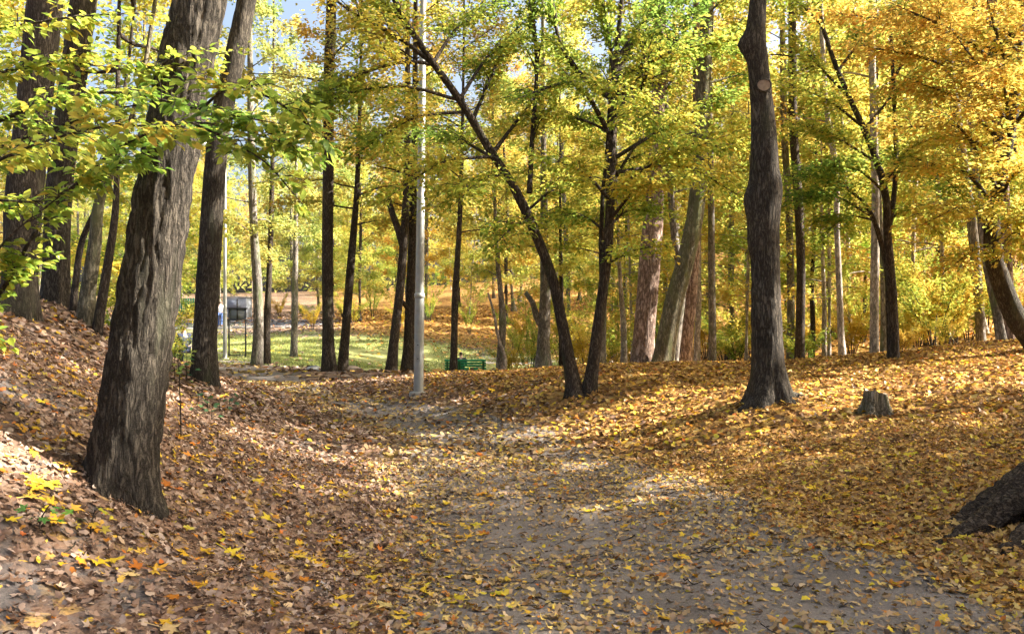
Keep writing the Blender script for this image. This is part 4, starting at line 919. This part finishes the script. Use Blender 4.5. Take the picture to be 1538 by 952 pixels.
def scatter_leaves(name, x, y, size, col, tpl, rng, tilt=.3, lift=.02, curl=.5, ret=False):
    P, T = tpl; n = len(x); m = len(P)
    nr = ground_normal(x, y) + rng.normal(0, tilt, (n, 3)) * [1, 1, .2]; nr /= np.linalg.norm(nr, axis=1, keepdims=True)
    a = rng.normal(0, 1, (n, 3)); a -= nr * (a * nr).sum(1, keepdims=True); a /= np.linalg.norm(a, axis=1, keepdims=True); b = np.cross(nr, a)
    c1 = rng.uniform(-curl * .6, curl, (n, 1)); c2 = rng.uniform(-curl * .6, curl, (n, 1)); c3 = rng.normal(0, curl * .4, (n, 1))
    lx, ly = P[None, :, 0], P[None, :, 1]
    lz = P[None, :, 2] + c1 * lx ** 2 * 1.5 + c2 * ly ** 2 * 1.5 + c3 * lx * ly + rng.normal(0, .03, (n, m))
    lz -= lz.min(1, keepdims=True) * .75
    ctr = np.stack([x, y, height(x, y) + rng.uniform(.004, lift, n)], -1)
    s = size[:, None, None]
    V = ctr[:, None] + (a[:, None] * lx[..., None] + b[:, None] * ly[..., None] + nr[:, None] * lz[..., None]) * s
    F_ = (T[None] + (np.arange(n) * m)[:, None, None]).reshape(-1, 3)
    cc = np.repeat(col, m, 0) * rng.uniform(.9, 1.08, (n * m, 1))
    return mesh_np(name, V.reshape(-1, 3), F_, M['litter'], cc)
def leaf_colours(x, y, rng):
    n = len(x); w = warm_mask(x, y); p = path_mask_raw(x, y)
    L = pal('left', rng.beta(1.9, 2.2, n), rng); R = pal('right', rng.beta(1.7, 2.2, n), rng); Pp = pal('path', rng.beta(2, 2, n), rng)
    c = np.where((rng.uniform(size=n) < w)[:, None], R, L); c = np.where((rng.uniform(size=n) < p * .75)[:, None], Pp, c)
    u = rng.uniform(size=n)
    ye = np.stack([rng.uniform(.5, .64, n), rng.uniform(.32, .45, n), rng.uniform(.02, .06, n)], -1); ors = np.stack([rng.uniform(.36, .5, n), rng.uniform(.12, .2, n), rng.uniform(.015, .03, n)], -1)
    c = np.where((u < .05 + .05 * w)[:, None], ye, c); c = np.where((u > .95)[:, None], ors, c)
    return c
def sample_ground(n, y0, y1, rng, side=.64):
    y = np.sqrt(rng.uniform(y0 ** 2, y1 ** 2, n * 4)); x = rng.uniform(-1, 1, n * 4) * (side * y + 2.2)
    k = rng.uniform(size=n * 4) < np.clip(cover_mask(x, y), .0, 1); return x[k][:n], y[k][:n]
rl = np.random.default_rng(9)
def stuff_leaves(name, label, x, y, sz, tpl, tilt, lift, curl):
    o = obj(name, scatter_leaves(name, x, y, sz, leaf_colours(x, y, rl), tpl, rl, tilt, lift, curl)); tag(o, label, 'leaf litter', None, 'stuff'); return o
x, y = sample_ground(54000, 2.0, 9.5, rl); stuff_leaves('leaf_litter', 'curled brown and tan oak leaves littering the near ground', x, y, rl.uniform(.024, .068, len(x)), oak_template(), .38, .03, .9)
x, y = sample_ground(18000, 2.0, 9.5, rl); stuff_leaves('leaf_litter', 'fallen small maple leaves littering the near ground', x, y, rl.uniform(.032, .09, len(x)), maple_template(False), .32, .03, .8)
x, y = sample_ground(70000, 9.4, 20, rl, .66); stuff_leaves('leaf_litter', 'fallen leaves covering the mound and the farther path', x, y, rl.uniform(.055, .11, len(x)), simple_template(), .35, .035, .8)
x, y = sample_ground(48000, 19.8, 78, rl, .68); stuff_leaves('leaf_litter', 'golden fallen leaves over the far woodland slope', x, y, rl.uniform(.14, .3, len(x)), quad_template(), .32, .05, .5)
def crumbs():                            # crushed leaf bits, grit and twigs on the near ground
    r = np.random.default_rng(64); n = 34000; y = np.sqrt(r.uniform(3 ** 2, 13 ** 2, n)); x = r.uniform(-.64, .64, n) * y
    c = pal('left', r.beta(1.6, 2.4, n), r); o = obj('leaf_litter', scatter_leaves('leaf_crumbs', x, y, r.uniform(.012, .035, n), c, quad_template(), r, .4, .012, .5)); tag(o, 'crushed brown leaf bits trodden into the near ground', 'leaf litter', None, 'stuff')
    n = 5000; y = np.sqrt(r.uniform(3 ** 2, 11 ** 2, n)); x = r.uniform(-.64, .64, n) * y; k = path_sd(x, y) > -.6; x, y = x[k], y[k]; n = len(x)
    T0 = np.array([(1, 0, 0), (-.5, .9, 0), (-.5, -.9, 0), (.2, .1, .8), (0, 0, -.5)]); Fc = np.array([(0, 1, 3), (1, 2, 3), (2, 0, 3), (1, 0, 4), (2, 1, 4), (0, 2, 4)])
    V = np.stack([x, y, height(x, y)], -1)[:, None] + (T0[None] + r.normal(0, .25, (n, 5, 3))) * (r.uniform(.003, .011, n) * (1 + 1.2 * (r.uniform(size=n) < .04)))[:, None, None]
    T = (Fc[None] + (np.arange(n) * 5)[:, None, None]).reshape(-1, 3); o = obj('grit', mesh_np('grit', V.reshape(-1, 3), T, M['stone'])); tag(o, 'small grit and pebbles on the trodden path', 'gravel', None, 'stuff')
    ac = Acc(); 
    for k in range(420):
        yy = math.sqrt(r.uniform(9, 200)); xx = r.uniform(-.62, .62) * yy; a = r.uniform(0, 6.28); L = r.uniform(.06, .35); t = np.linspace(-.5, .5, 5); bx = xx + math.cos(a) * L * t + r.normal(0, .008, 5); by = yy + math.sin(a) * L * t + r.normal(0, .008, 5)
        tube(ac, np.stack([bx, by, height(bx, by) + r.uniform(.012, .035, 5)], -1), np.linspace(1, .5, 5) * r.uniform(.002, .006), 5)
    o = obj('twigs', ac.mesh('twigs', M['bark_dark'])); tag(o, 'dead twigs scattered over the near ground', 'twigs', None, 'stuff')
crumbs()
# the leaves that can be picked out one by one lie on the ground as pieces of it
def root_leaves():
    r = np.random.default_rng(17); n = 90; x = r.uniform(3.0, 3.9, n); y = r.uniform(5.7, 6.5, n); me = scatter_leaves('leaf_drift', x, y, r.uniform(.05, .10, n), pal('right', r.beta(2, 2, n), r), maple_template(False), r, .4, .06, .7)
    o = obj('leaf_litter', me); tag(o, 'small drift of yellow leaves caught around the spreading root', 'leaf litter', None, 'stuff')
root_leaves()
def single_leaves():
    P, T = maple_template(True); meshes = []
    r = np.random.default_rng(31)
    P2 = np.concatenate([P, [[-.012, -.05, 0], [.012, -.05, 0], [.03, -.62, .05], [.012, -.62, .05]]]); n0 = len(P)
    for k in range(10):
        Q = P2.copy(); c1, c2, c3 = r.uniform(-.3, .55), r.uniform(-.3, .55), r.normal(0, .3)
        Q[:, 2] += c1 * Q[:, 0] ** 2 + c2 * Q[:, 1] ** 2 + c3 * Q[:, 0] * Q[:, 1] + r.normal(0, .02, len(Q)); Q[:, 2] -= Q[:, 2].min() * .7
        Q[:, 0] *= r.uniform(.85, 1.1); tris = np.concatenate([T, [[n0, n0 + 1, n0 + 2], [n0, n0 + 2, n0 + 3]]])
        meshes.append(mesh_np('maple_leaf', Q, tris, M['litter'], np.ones((len(Q), 3)) * r.uniform(.9, 1.05, (len(Q), 1))))
    xs, ys = [], []
    while len(xs) < 285:
        yy = math.sqrt(r.uniform(3.3 ** 2, 8.5 ** 2)); xx = r.uniform(-.6, .6) * yy
        dens = .9 if xx < -.2 else (.22 if path_sd(np.array([xx]), np.array([yy]))[0] > 0 else .8)
        z = hz(xx, yy); v = CY - (z - EYE) / yy * F
        if r.uniform() < dens and v < 960: xs.append(xx); ys.append(yy)
    xs = np.array(xs); ys = np.array(ys); nr = ground_normal(xs, ys) + r.normal(0, .13, (285, 3)) * [1, 1, .2]; zz = height(xs, ys)
    cols = [(.60, .40, .03), (.58, .36, .03), (.55, .30, .025), (.60, .40, .06), (.45, .20, .02), (.36, .14, .02), (.50, .36, .16)]
    for i in range(285):
        n = Vector(nr[i]).normalized(); a = Vector(r.normal(0, 1, 3)); a = (a - n * a.dot(n)).normalized(); b = n.cross(a); s = float(r.uniform(.10, .18))
        if ys[i] > 6: s *= .85
        o = obj('maple_leaf', meshes[i % 10], ground)
        o.matrix_basis = Matrix.Translation((xs[i], ys[i], zz[i] + .022)) @ Matrix((a, b, n)).transposed().to_4x4() @ Matrix.Scale(s, 4)
        c = cols[int(r.choice(7, p=[.28, .24, .16, .12, .09, .06, .05]))]; o.color = (*[float(v * r.uniform(.85, 1.1)) for v in c], 1)
single_leaves()
# grass on the lawn
def grass():
    r = np.random.default_rng(12); y = r.uniform(26, 64, 160000); x = r.uniform(-.5, .2, 160000) * y
    k = r.uniform(size=len(x)) < lawn_mask(x, y) * .8 * (fbm(xyz(x * .4, y * .4), 2, 3) > .4); x, y = x[k], y[k]; n = len(x)
    b = np.stack([x, y, height(x, y) - .01], -1); a = r.uniform(0, 6.28, n); w = np.stack([np.cos(a), np.sin(a), 0 * a], -1) * .03
    tip = b + np.stack([r.normal(0, .04, n), r.normal(0, .04, n), r.uniform(.05, .13, n)], -1)
    V = np.stack([b - w, b + w, tip], 1).reshape(-1, 3); T = np.arange(3 * n).reshape(-1, 3); c = np.array([.23, .26, .09]) * r.uniform(.6, 1.5, (n, 1)) + np.array([.1, .06, .0]) * (r.uniform(size=(n, 1)) < .25)
    o = obj('grass', mesh_np('grass', V, T, M['leaf'], np.repeat(c, 3, 0))); tag(o, 'short green grass of the lawn below the road', 'grass', None, 'stuff')
grass()

# ------------------------------------------------------------------ seedlings and low plants on the left bank
SEED_LEAF = None
def seedling(px, py, Y, h, n, size, col, label, lean=(0, 0), name='seedling', rise=.7):
    global SEED_LEAF
    if SEED_LEAF is None:
        P, T = maple_template(True); P = P.copy(); P[:, 1] += .05; P[:, 2] = -.25 * P[:, 1] ** 2 + .2 * P[:, 0] ** 2; SEED_LEAF = mesh_np('leaf', P, T, M['leaf_near'], np.ones((len(P), 3)))
    r = np.random.default_rng(int(px * 7 + py)); p = W(px, py, Y); base = np.array([p[0], Y, hz(p[0], Y)])
    t = thing(name, label, 'plant', base); ac = Acc(); top = np.array([lean[0], lean[1], h])
    X = catmull([[0, 0, -.05], top * [.3, .3, .5], top], 10); tube(ac, X, np.linspace(.007, .003, 10), 6)
    for k in range(n):
        f = (1 - rise) + rise * (k + 1) / n; i = min(9, int(f * 9)); q = X[i]; a = k * 2.4 + r.uniform(0, .6); L = size * r.uniform(.6, 1.2)
        e = q + np.array([math.cos(a) * L, math.sin(a) * L, L * .35]); tube(ac, catmull([q, (q + e) / 2 + [0, 0, .02], e], 4), [.0022] * 4, 4)
        s = size * r.uniform(.8, 1.25); l = obj('leaf', SEED_LEAF, t)
        ay = Vector((math.cos(a), math.sin(a), r.uniform(-.5, .1))).normalized(); nz = Vector((r.normal(0, .3), r.normal(0, .3) - .25, 1)).normalized(); ax_ = ay.cross(nz).normalized(); nz = ax_.cross(ay)
        l.matrix_basis = Matrix.Translation(e) @ Matrix((ax_, ay, nz)).transposed().to_4x4() @ Matrix.Scale(float(s), 4)
        c = col[k % len(col)]; l.color = (*[float(v * r.uniform(.8, 1.15)) for v in c], 1)
    obj('stem', ac.mesh('stem', M['bark_dark'], (0, 0, 0)), t)
G1, G2, Yl = (.10, .24, .05), (.16, .30, .05), (.56, .42, .04)
seedling(58, 775, 4.55, .12, 6, .085, [G1, G2, G1], 'low seedling with green leaves on the bank below the thick oak', (.05, 0))
seedling(135, 775, 4.75, .16, 6, .10, [Yl, G2, Yl], 'low seedling with yellow and lime leaves at the foot of the thick oak', (.03, 0))
seedling(272, 690, 7.4, .75, 6, .075, [G2, Yl, G2], 'upright thin sapling with lime leaves right of the thick oak', (-.03, 0), rise=.4)
for k, (a, b, Y) in enumerate([(298,600,10.6),(312,612,10.2),(330,612,10.4),(318,632,9.6),(345,600,11.4),(296,628,9.4)]):
    seedling(a, b, Y, .14, 4, .10, [(.05, .16, .07), (.07, .19, .06)], 'small dark green seedling on the bank slope below the slim oak'); bpy.context.scene.collection.objects[-1]
for o in list(C.objects):
    if o.get('label', '').startswith('small dark green seedling'): o['group'] = 'dark green seedlings on the bank slope'
for k, (a, b, Y) in enumerate([(262,565,12.3),(270,580,11.9),(280,560,12.6)]):
    seedling(a, b, Y, .45, 7, .13, [(.06, .18, .06), (.20, .30, .04), (.30, .34, .04)], 'leafy green seedling between the thick oak and the slim oak')
for o in list(C.objects):
    if o.get('label', '').startswith('leafy green seedling'): o['group'] = 'leafy seedlings between the oaks'

# ------------------------------------------------------------------ stump
def stump():
    x, Y = W(1313, 622, 10)[:2]; g = hz(x, Y); base = np.array([x, Y, g]); t = thing('tree_stump', 'small mossy sawn stump with ribbed sides on the leafy mound', 'stump', base); t.scale = (.85, .85, 1.0)
    n = 56; a = np.linspace(0, 2 * math.pi, n, endpoint=False); rings = []
    zz = np.array([-.12, 0, .05, .11, .18, .245, .265])
    for k, z in enumerate(zz):
        f = max(0, z) / .265; rib = 1 + (.20 * (1 - f) + .09) * np.cos(6 * a + .6 * np.sin(2 * a)) + .05 * np.cos(13 * a + 1) 
        r = (.145 + .11 * np.exp(-max(z, 0) / .075)) * rib * (.93 if k == 6 else 1)
        top = .010 * np.sin(3 * a + 1) + .006 * np.sin(9 * a) if k >= 5 else 0
        zc = z + top - (.03 * np.cos(a) if k >= 5 else 0)
        rings.append(np.stack([np.cos(a) * r + .02 * f, np.sin(a) * r, zc + 0 * a], -1))
    V = np.concatenate(rings); m = len(zz); i = np.arange(m - 1)[:, None] * n; j = np.arange(n)[None]; j2 = (j + 1) % n
    ac = Acc(); ac.add(V, np.stack([i + j, i + j2, i + n + j2, i + n + j], -1).reshape(-1, 4)); obj('bark', ac.mesh('bark', M['bark_stump'], (0, 0, 0)), t)
    ac = Acc(); R = rings[-1]; c = R.mean(0) - [0, 0, .02]; V = np.concatenate([R, (R - c) * .55 + c - [0, 0, .008], [c]]); jj = np.arange(n)
    ac.add(V, np.stack([jj, (jj + 1) % n, n + (jj + 1) % n, n + jj], -1), np.stack([n + jj, n + (jj + 1) % n, np.full(n, 2 * n)], -1)); obj('cut_face', ac.mesh('cut_face', M['cutwood'], (0, 0, 0)), t)
stump()

# ------------------------------------------------------------------ lamp posts
def lamp_post(px, py, Y, H, r0, r1, label, n=12):
    x = W(px, py, Y)[0]; base = np.array([x, Y, hz(x, Y)]); t = thing('lamp_post', label, 'lamp post', base)
    ac = Acc(); z = np.linspace(-.2, H, 40); tube(ac, np.stack([.012 * z * (px > 500), 0 * z, z], -1), np.interp(z, [-.2, 1.7, 1.75, H], [r0, r0 * .95, r0 * .88, r1]), n); obj('pole', ac.mesh('pole', M['metal_grey'], (0, 0, 0), False), t)
    ac = Acc(); tube(ac, np.array([[0, 0, -.1], [0, 0, .03], [0, 0, .05]]), [r0 * 1.9, r0 * 1.85, r0 * 1.6], 20); obj('footing', ac.mesh('footing', M['concrete'], (0, 0, 0), False), t)
    ac = Acc(); box(ac, (0, -r0 * .93, .75), (r0 * .9, .02, .32)); ha = bevel(obj('hatch', ac.mesh('hatch', M['metal_grey'], (0, 0, 0), False), t), .004)
    for z in (.63, .87):
        ac = Acc(); tube(ac, np.array([[0, -r0 * .93 - .008, z], [0, -r0 * .93 - .018, z]]), [.012, .010], 8); obj('bolt', ac.mesh('bolt', M['iron'], (0, 0, 0), False), ha)
    ac = Acc(); tube(ac, np.array([[.02 * (px > 500), 0, 1.69], [.02 * (px > 500), 0, 1.70], [.02 * (px > 500), 0, 1.77], [.02 * (px > 500), 0, 1.78]]), [r0 * .9, r0 * 1.05, r0 * 1.05, r0 * .9], 14, False); obj('collar', ac.mesh('collar', M['metal_grey'], (0, 0, 0), False), t)
    ox = .012 * H * (px > 500)
    ac = Acc(); tube(ac, catmull([[ox, 0, H - .05], [ox - .15, -.2, H + .35], [ox - .5, -.55, H + .45]], 12), [r1 * .8] * 12, 8); obj('arm', ac.mesh('arm', M['metal_grey'], (0, 0, 0)), t)
    ac = Acc(); tube(ac, catmull([[ox - .45, -.5, H + .45], [ox - .65, -.7, H + .46], [ox - .95, -1.0, H + .42]], 10), [.05, .08, .1, .11, .11, .11, .1, .09, .07, .03], 12); obj('lamp_head', ac.mesh('lamp_head', M['metal_grey'], (0, 0, 0)), t)
lamp_post(628.5, 588, 15, 8.6, .088, .045, 'tall tapered steel lamp post standing where the path meets the leafy mound')
lamp_post(338, 541, 32, 7.5, .075, .045, 'thin grey lamp post beside the notice board at the far end of the path')

# ------------------------------------------------------------------ bench, bin, notice board, booth, fence, stones
def bench():
    Y = 38; x0, x1 = (668 - CX) / F * Y, (730 - CX) / F * Y; cx = (x0 + x1) / 2; g = min(hz(x0, Y), hz(x1, Y)); base = np.array([cx, Y, g]); L = x1 - x0
    t = thing('park_bench', 'green slatted park bench on the lawn, seen from behind', 'bench', base)
    for k, z in enumerate((.52, .64, .76, .88)):
        ac = Acc(); box(ac, (0, .02 - .05 * k, z), (L, .035, .085), 0, .25); bevel(obj('back_slat', ac.mesh('slat', M['green_paint'], (0, 0, 0), False), t), .006)
    for k in range(4):
        ac = Acc(); box(ac, (0, .12 + .11 * k, .45), (L, .09, .035)); bevel(obj('seat_slat', ac.mesh('slat', M['green_paint'], (0, 0, 0), False), t), .006)
    for sx in (-L / 2 + .12, -L / 2 + .66, L / 2 - .12):
        ac = Acc(); box(ac, (sx, .03, .2), (.09, .09, .5)); box(ac, (sx, .46, .2), (.09, .07, .46)); box(ac, (sx, .26, .41), (.07, .44, .05)); box(ac, (sx, -.055, .66), (.09, .06, .52), 0, .25)
        bevel(obj('support', ac.mesh('support', M['green_dark'], (0, 0, 0), False), t), .006)
    return base, L
bench_b, bench_L = bench()
def litter_bin():
    Y = 36; x = (623 - CX) / F * Y; b = np.array([x, Y, hz(x, Y)]); t = thing('litter_bin', 'small dark green litter bin half hidden behind the lamp post', 'bin', b)
    ac = Acc(); tube(ac, np.array([[0, 0, .08], [0, 0, .1], [0, 0, .62], [0, 0, .64], [0, 0, .63], [0, 0, .2]]), [.16, .17, .21, .215, .195, .16], 20); obj('body', ac.mesh('body', M['green_dark'], (0, 0, 0)), t)
    ac = Acc(); tube(ac, np.array([[0, 0, .59], [0, 0, .60], [0, 0, .645], [0, 0, .655]]), [.214, .222, .222, .2], 20, False); obj('rim', ac.mesh('rim', M['green_paint'], (0, 0, 0)), t)
    for s in (-1, 1):
        ac = Acc(); box(ac, (s * .19, 0, .3), (.03, .05, .75)); obj('post', ac.mesh('post', M['iron'], (0, 0, 0), False), t)
litter_bin()
def notice_board():
    Y = 33; x0, x1 = (344 - CX) / F * Y, (369 - CX) / F * Y; g = hz((x0 + x1) / 2, Y); b = np.array([(x0 + x1) / 2, Y, g]); t = thing('notice_board', 'black framed notice board on two thin legs at the path end', 'notice board', b)
    w = x1 - x0; zt = EYE - (463 - CY) / F * Y - g; zb = EYE - (480 - CY) / F * Y - g
    for s in (-1, 1):
        ac = Acc(); box(ac, (s * w / 2, 0, zt / 2 - .1), (.05, .05, zt + .2)); obj('leg', ac.mesh('leg', M['iron'], (0, 0, 0), False), t)
    for z in (zt, zb):
        ac = Acc(); box(ac, (0, -.004, z), (w + .16, .06, .055)); obj('rail', ac.mesh('rail', M['iron'], (0, 0, 0), False), t)
    ac = Acc(); box(ac, (0, -.006, (zt + zb) / 2 + .18), (.045, .05, zt - zb + .36)); obj('centre_bar', ac.mesh('bar', M['iron'], (0, 0, 0), False), t)
    ac = Acc(); box(ac, (0, .02, (zt + zb) / 2), (w, .02, zt - zb)); obj('panel', ac.mesh('panel', M['panel'], (0, 0, 0), False), t)
    ac = Acc(); box(ac, (0, 0, .12), (w, .03, .03)); obj('foot_rail', ac.mesh('foot_rail', M['iron'], (0, 0, 0), False), t)
notice_board()
def booth():
    Y = 69; x = (357 - CX) / F * Y; g = hz(x, Y); b = np.array([x, Y, g]); t = thing('kiosk', 'small grey box-shaped kiosk beyond the road, behind the notice board', 'kiosk', b)
    ac = Acc(); box(ac, (0, 0, .55), (1.9, 1.5, 2.1)); bevel(obj('wall', ac.mesh('wall', M['booth'], (0, 0, 0), False), t), .02)
    ac = Acc(); box(ac, (0, 0, 1.62), (2.1, 1.7, .08)); bevel(obj('roof', ac.mesh('roof', M['kerb'], (0, 0, 0), False), t), .015)
    ac = Acc(); box(ac, (0, -.76, .95), (1.1, .03, .7)); obj('shutter', ac.mesh('shutter', M['panel'], (0, 0, 0), False), t)
booth()
def fence():
    Y = 72; x0 = (258 - CX) / F * Y; x1 = (305 - CX) / F * Y; g = hz(x0, Y); b = np.array([x0, Y, g]); t = thing('fence', 'green paling fence far behind the trunks beyond the road', 'fence', b); n = 14
    me = None
    for k in range(n):
        if me is None: ac = Acc(); box(ac, (0, 0, .75), (.15, .025, 1.5)); me = ac.mesh('paling', M['green_paint'], (0, 0, 0), False)
        xx = (x1 - x0) * k / (n - 1); o = obj('paling', me, t, (xx, 0, hz(x0 + xx, Y) - g))
    for z in (.35, 1.15):
        ac = Acc(); box(ac, ((x1 - x0) / 2, .03, z), (x1 - x0 + .2, .03, .08)); obj('rail', ac.mesh('rail', M['green_dark'], (0, 0, 0), False), t)
fence()
def stone(px, py, Y, s, mat, label, seed):
    x = W(px, py, Y)[0]; bm = bmesh.new(); bmesh.ops.create_icosphere(bm, subdivisions=3, radius=1); V = np.array([v.co[:] for v in bm.verts]); d = .7 + .6 * fbm(V * 1.3 + seed, 3, seed)
    V = V * d[:, None] * np.array(s); me = mesh_np('stone', V, np.array([[v.index for v in f.verts] for f in bm.faces]), M[mat], None, False); bm.free()
    o = obj('stone', me, None, (x, Y, hz(x, Y) + s[2] * .35)); tag(o, label, 'stone')
stone(472, 552, 23.5, (.24, .18, .14), 'stone', 'pale grey stone lying beside the tall straight trunk', 3)
stone(529, 553, 22.6, (.30, .2, .13), 'stone_brown', 'brown stone lying at the foot of the slim leaning trunk', 8)

# ------------------------------------------------------------------ people (all small and far)
def skin_mesh(name, verts, edges, mat, parent, sub=2):
    me = bpy.data.meshes.new(name); me.from_pydata([v[:3] for v in verts], edges, []); me.materials.append(mat)
    o = obj(name, me, parent); bm = bmesh.new(); bm.from_mesh(me); lay = bm.verts.layers.skin.verify(); bm.verts.ensure_lookup_table()
    for v, s in zip(bm.verts, verts): v[lay].radius = (s[3], s[4] if len(s) > 4 else s[3])
    bm.verts[0][lay].use_root = True; bm.to_mesh(me); bm.free()
    m = o.modifiers.new('skin', 'SKIN'); m.use_smooth_shade = True; o.modifiers.new('sub', 'SUBSURF').levels = sub; o.modifiers['sub'].render_levels = sub
    return o
def person(label, loc, rz, pose, top, legs, hair='hair'):
    t = thing('person', label, 'person', loc); t.rotation_euler = (0, 0, rz)
    if pose == 'walk':
        pel = (0, 0, .94); J = dict(hl=(-.09,0,.90), kl=(-.10,.16,.52), al=(-.10,.10,.10), tl=(-.10,.25,.05), hr=(.09,0,.90), kr=(.10,.02,.50), ar=(.10,-.26,.14), tr=(.10,-.14,.05),
             el=(-.25,-.10,1.16), wl=(-.26,-.08,.93), er=(.25,.06,1.16), wr=(.25,.20,.97)); up = 0; ly = 0
    else:
        pel = (0, 0, .50); J = dict(hl=(-.10,.02,.50), kl=(-.12,.44,.50), al=(-.12,.46,.09), tl=(-.13,.62,.04), hr=(.10,.02,.50), kr=(.12,.44,.50), ar=(.12,.48,.09), tr=(.13,.64,.04),
             el=(-.25,.10,.74), wl=(-.14,.32,.60), er=(.25,.10,.74), wr=(.14,.32,.60)); up = -.44; ly = .03
    q = lambda p, r, r2=None: (*p, r, r2 or r)
    V = [q(pel, .13, .10), (0, .0, 1.12 + up, .12, .09), (0, ly, 1.32 + up, .14, .10), (0, ly + .01, 1.47 + up, .055, .055), (0, ly + .025, 1.56 + up, .072, .08), (0, ly + .03, 1.65 + up, .078, .092), (0, ly + .02, 1.72 + up, .05, .06),
         (-.18, ly, 1.40 + up, .06), q(J['el'], .042), q(J['wl'], .03), (.18, ly, 1.40 + up, .06), q(J['er'], .042), q(J['wr'], .03),
         q(J['hl'], .085), q(J['kl'], .06), q(J['al'], .042), q(J['tl'], .035), q(J['hr'], .085), q(J['kr'], .06), q(J['ar'], .042), q(J['tr'], .035), (0, ly + .125, 1.60 + up, .014)]
    E = [(0,1),(1,2),(2,3),(3,4),(4,5),(5,6),(2,7),(7,8),(8,9),(2,10),(10,11),(11,12),(0,13),(13,14),(14,15),(15,16),(0,17),(17,18),(18,19),(19,20),(4,21)]
    for w, s in ((9, -1), (12, 1)):
        p = np.array(V[w][:3]); d = p - np.array(V[w - 1][:3]); d /= np.linalg.norm(d); sd = np.array([0, 1, 0]) - d * d[1]; sd /= np.linalg.norm(sd)
        k = len(V); V.append((*(p + d * .07), .03)); E.append((w, k))
        for f, L in ((-.024, .06), (-.008, .075), (.008, .08), (.024, .068)): V.append((*(p + d * (.09 + L) + sd * f), .008)); E.append((k, len(V) - 1))
        V.append((*(p + d * .06 + sd * .06), .009)); E.append((k, len(V) - 1))
    skin_mesh('body', V, E, M['skin'], t)
    g = lambda i, a: (*V[i][:3], V[i][3] + a, (V[i][4] if len(V[i]) > 4 else V[i][3]) + a)
    S = [g(2, .022), g(1, .022), (*V[0][:2], V[0][2] + .02, .155, .125), g(7, .02), g(8, .018), (*(np.array(V[9][:3]) * .9 + np.array(V[8][:3]) * .1), .042), g(10, .02), g(11, .018), (*(np.array(V[12][:3]) * .9 + np.array(V[11][:3]) * .1), .042), (0, ly, 1.44 + up, .07, .07)]
    skin_mesh('jacket', S, [(0,1),(1,2),(0,3),(3,4),(4,5),(0,6),(6,7),(7,8),(0,9)], M[top], t)
    S = [g(0, .015), g(13, .016), g(14, .016), g(15, .018), g(17, .016), g(18, .016), g(19, .018)]
    skin_mesh('trousers', S, [(0,1),(1,2),(2,3),(0,4),(4,5),(5,6)], M[legs], t)
    for a, b in ((15, 16), (19, 20)):
        S = [(*np.array(V[a][:3]) - [0, .03, .03], .05, .045), (*V[b][:3], .045, .035)]; skin_mesh('shoe', S, [(0, 1)], M['shoe'], t, 1)
    S = [(0, ly - .01, 1.71 + up, .082, .085), (0, ly - .04, 1.63 + up, .075, .06), (0, ly - .035, 1.55 + up, .06, .04)]; skin_mesh('hair', S, [(0, 1), (1, 2)], M[hair], t)
    return t
X = (330.5 - CX) / F * 57; person('person in a white top and blue jeans walking towards the road', (X, 57, hz(X, 57) + .06), .3, 'walk', 'white_cloth', 'denim')
X = (692 - CX) / F * 38; person('person in dark clothes sitting on the green bench, seen from behind', (X, 38.12, bench_b[2] - .02), 0, 'sit', 'dark_cloth', 'dark_cloth')
X = (277 - CX) / F * 27; gl = hz(X, 27); zt = EYE - (520 - CY) / F * 27; person('person in navy clothes resting between the two oaks beyond the bank', (X, 27, max(gl - .05, zt - 1.32)), .8, 'sit', 'navy_cloth', 'navy_cloth')
X = (919 - CX) / F * 30; child = person('small child in a white top sitting low behind the crest of the mound', (X, 30, hz(X, 30) - .02), 1.2, 'sit', 'white_cloth', 'dark_cloth'); child.scale = (.55, .55, .55)
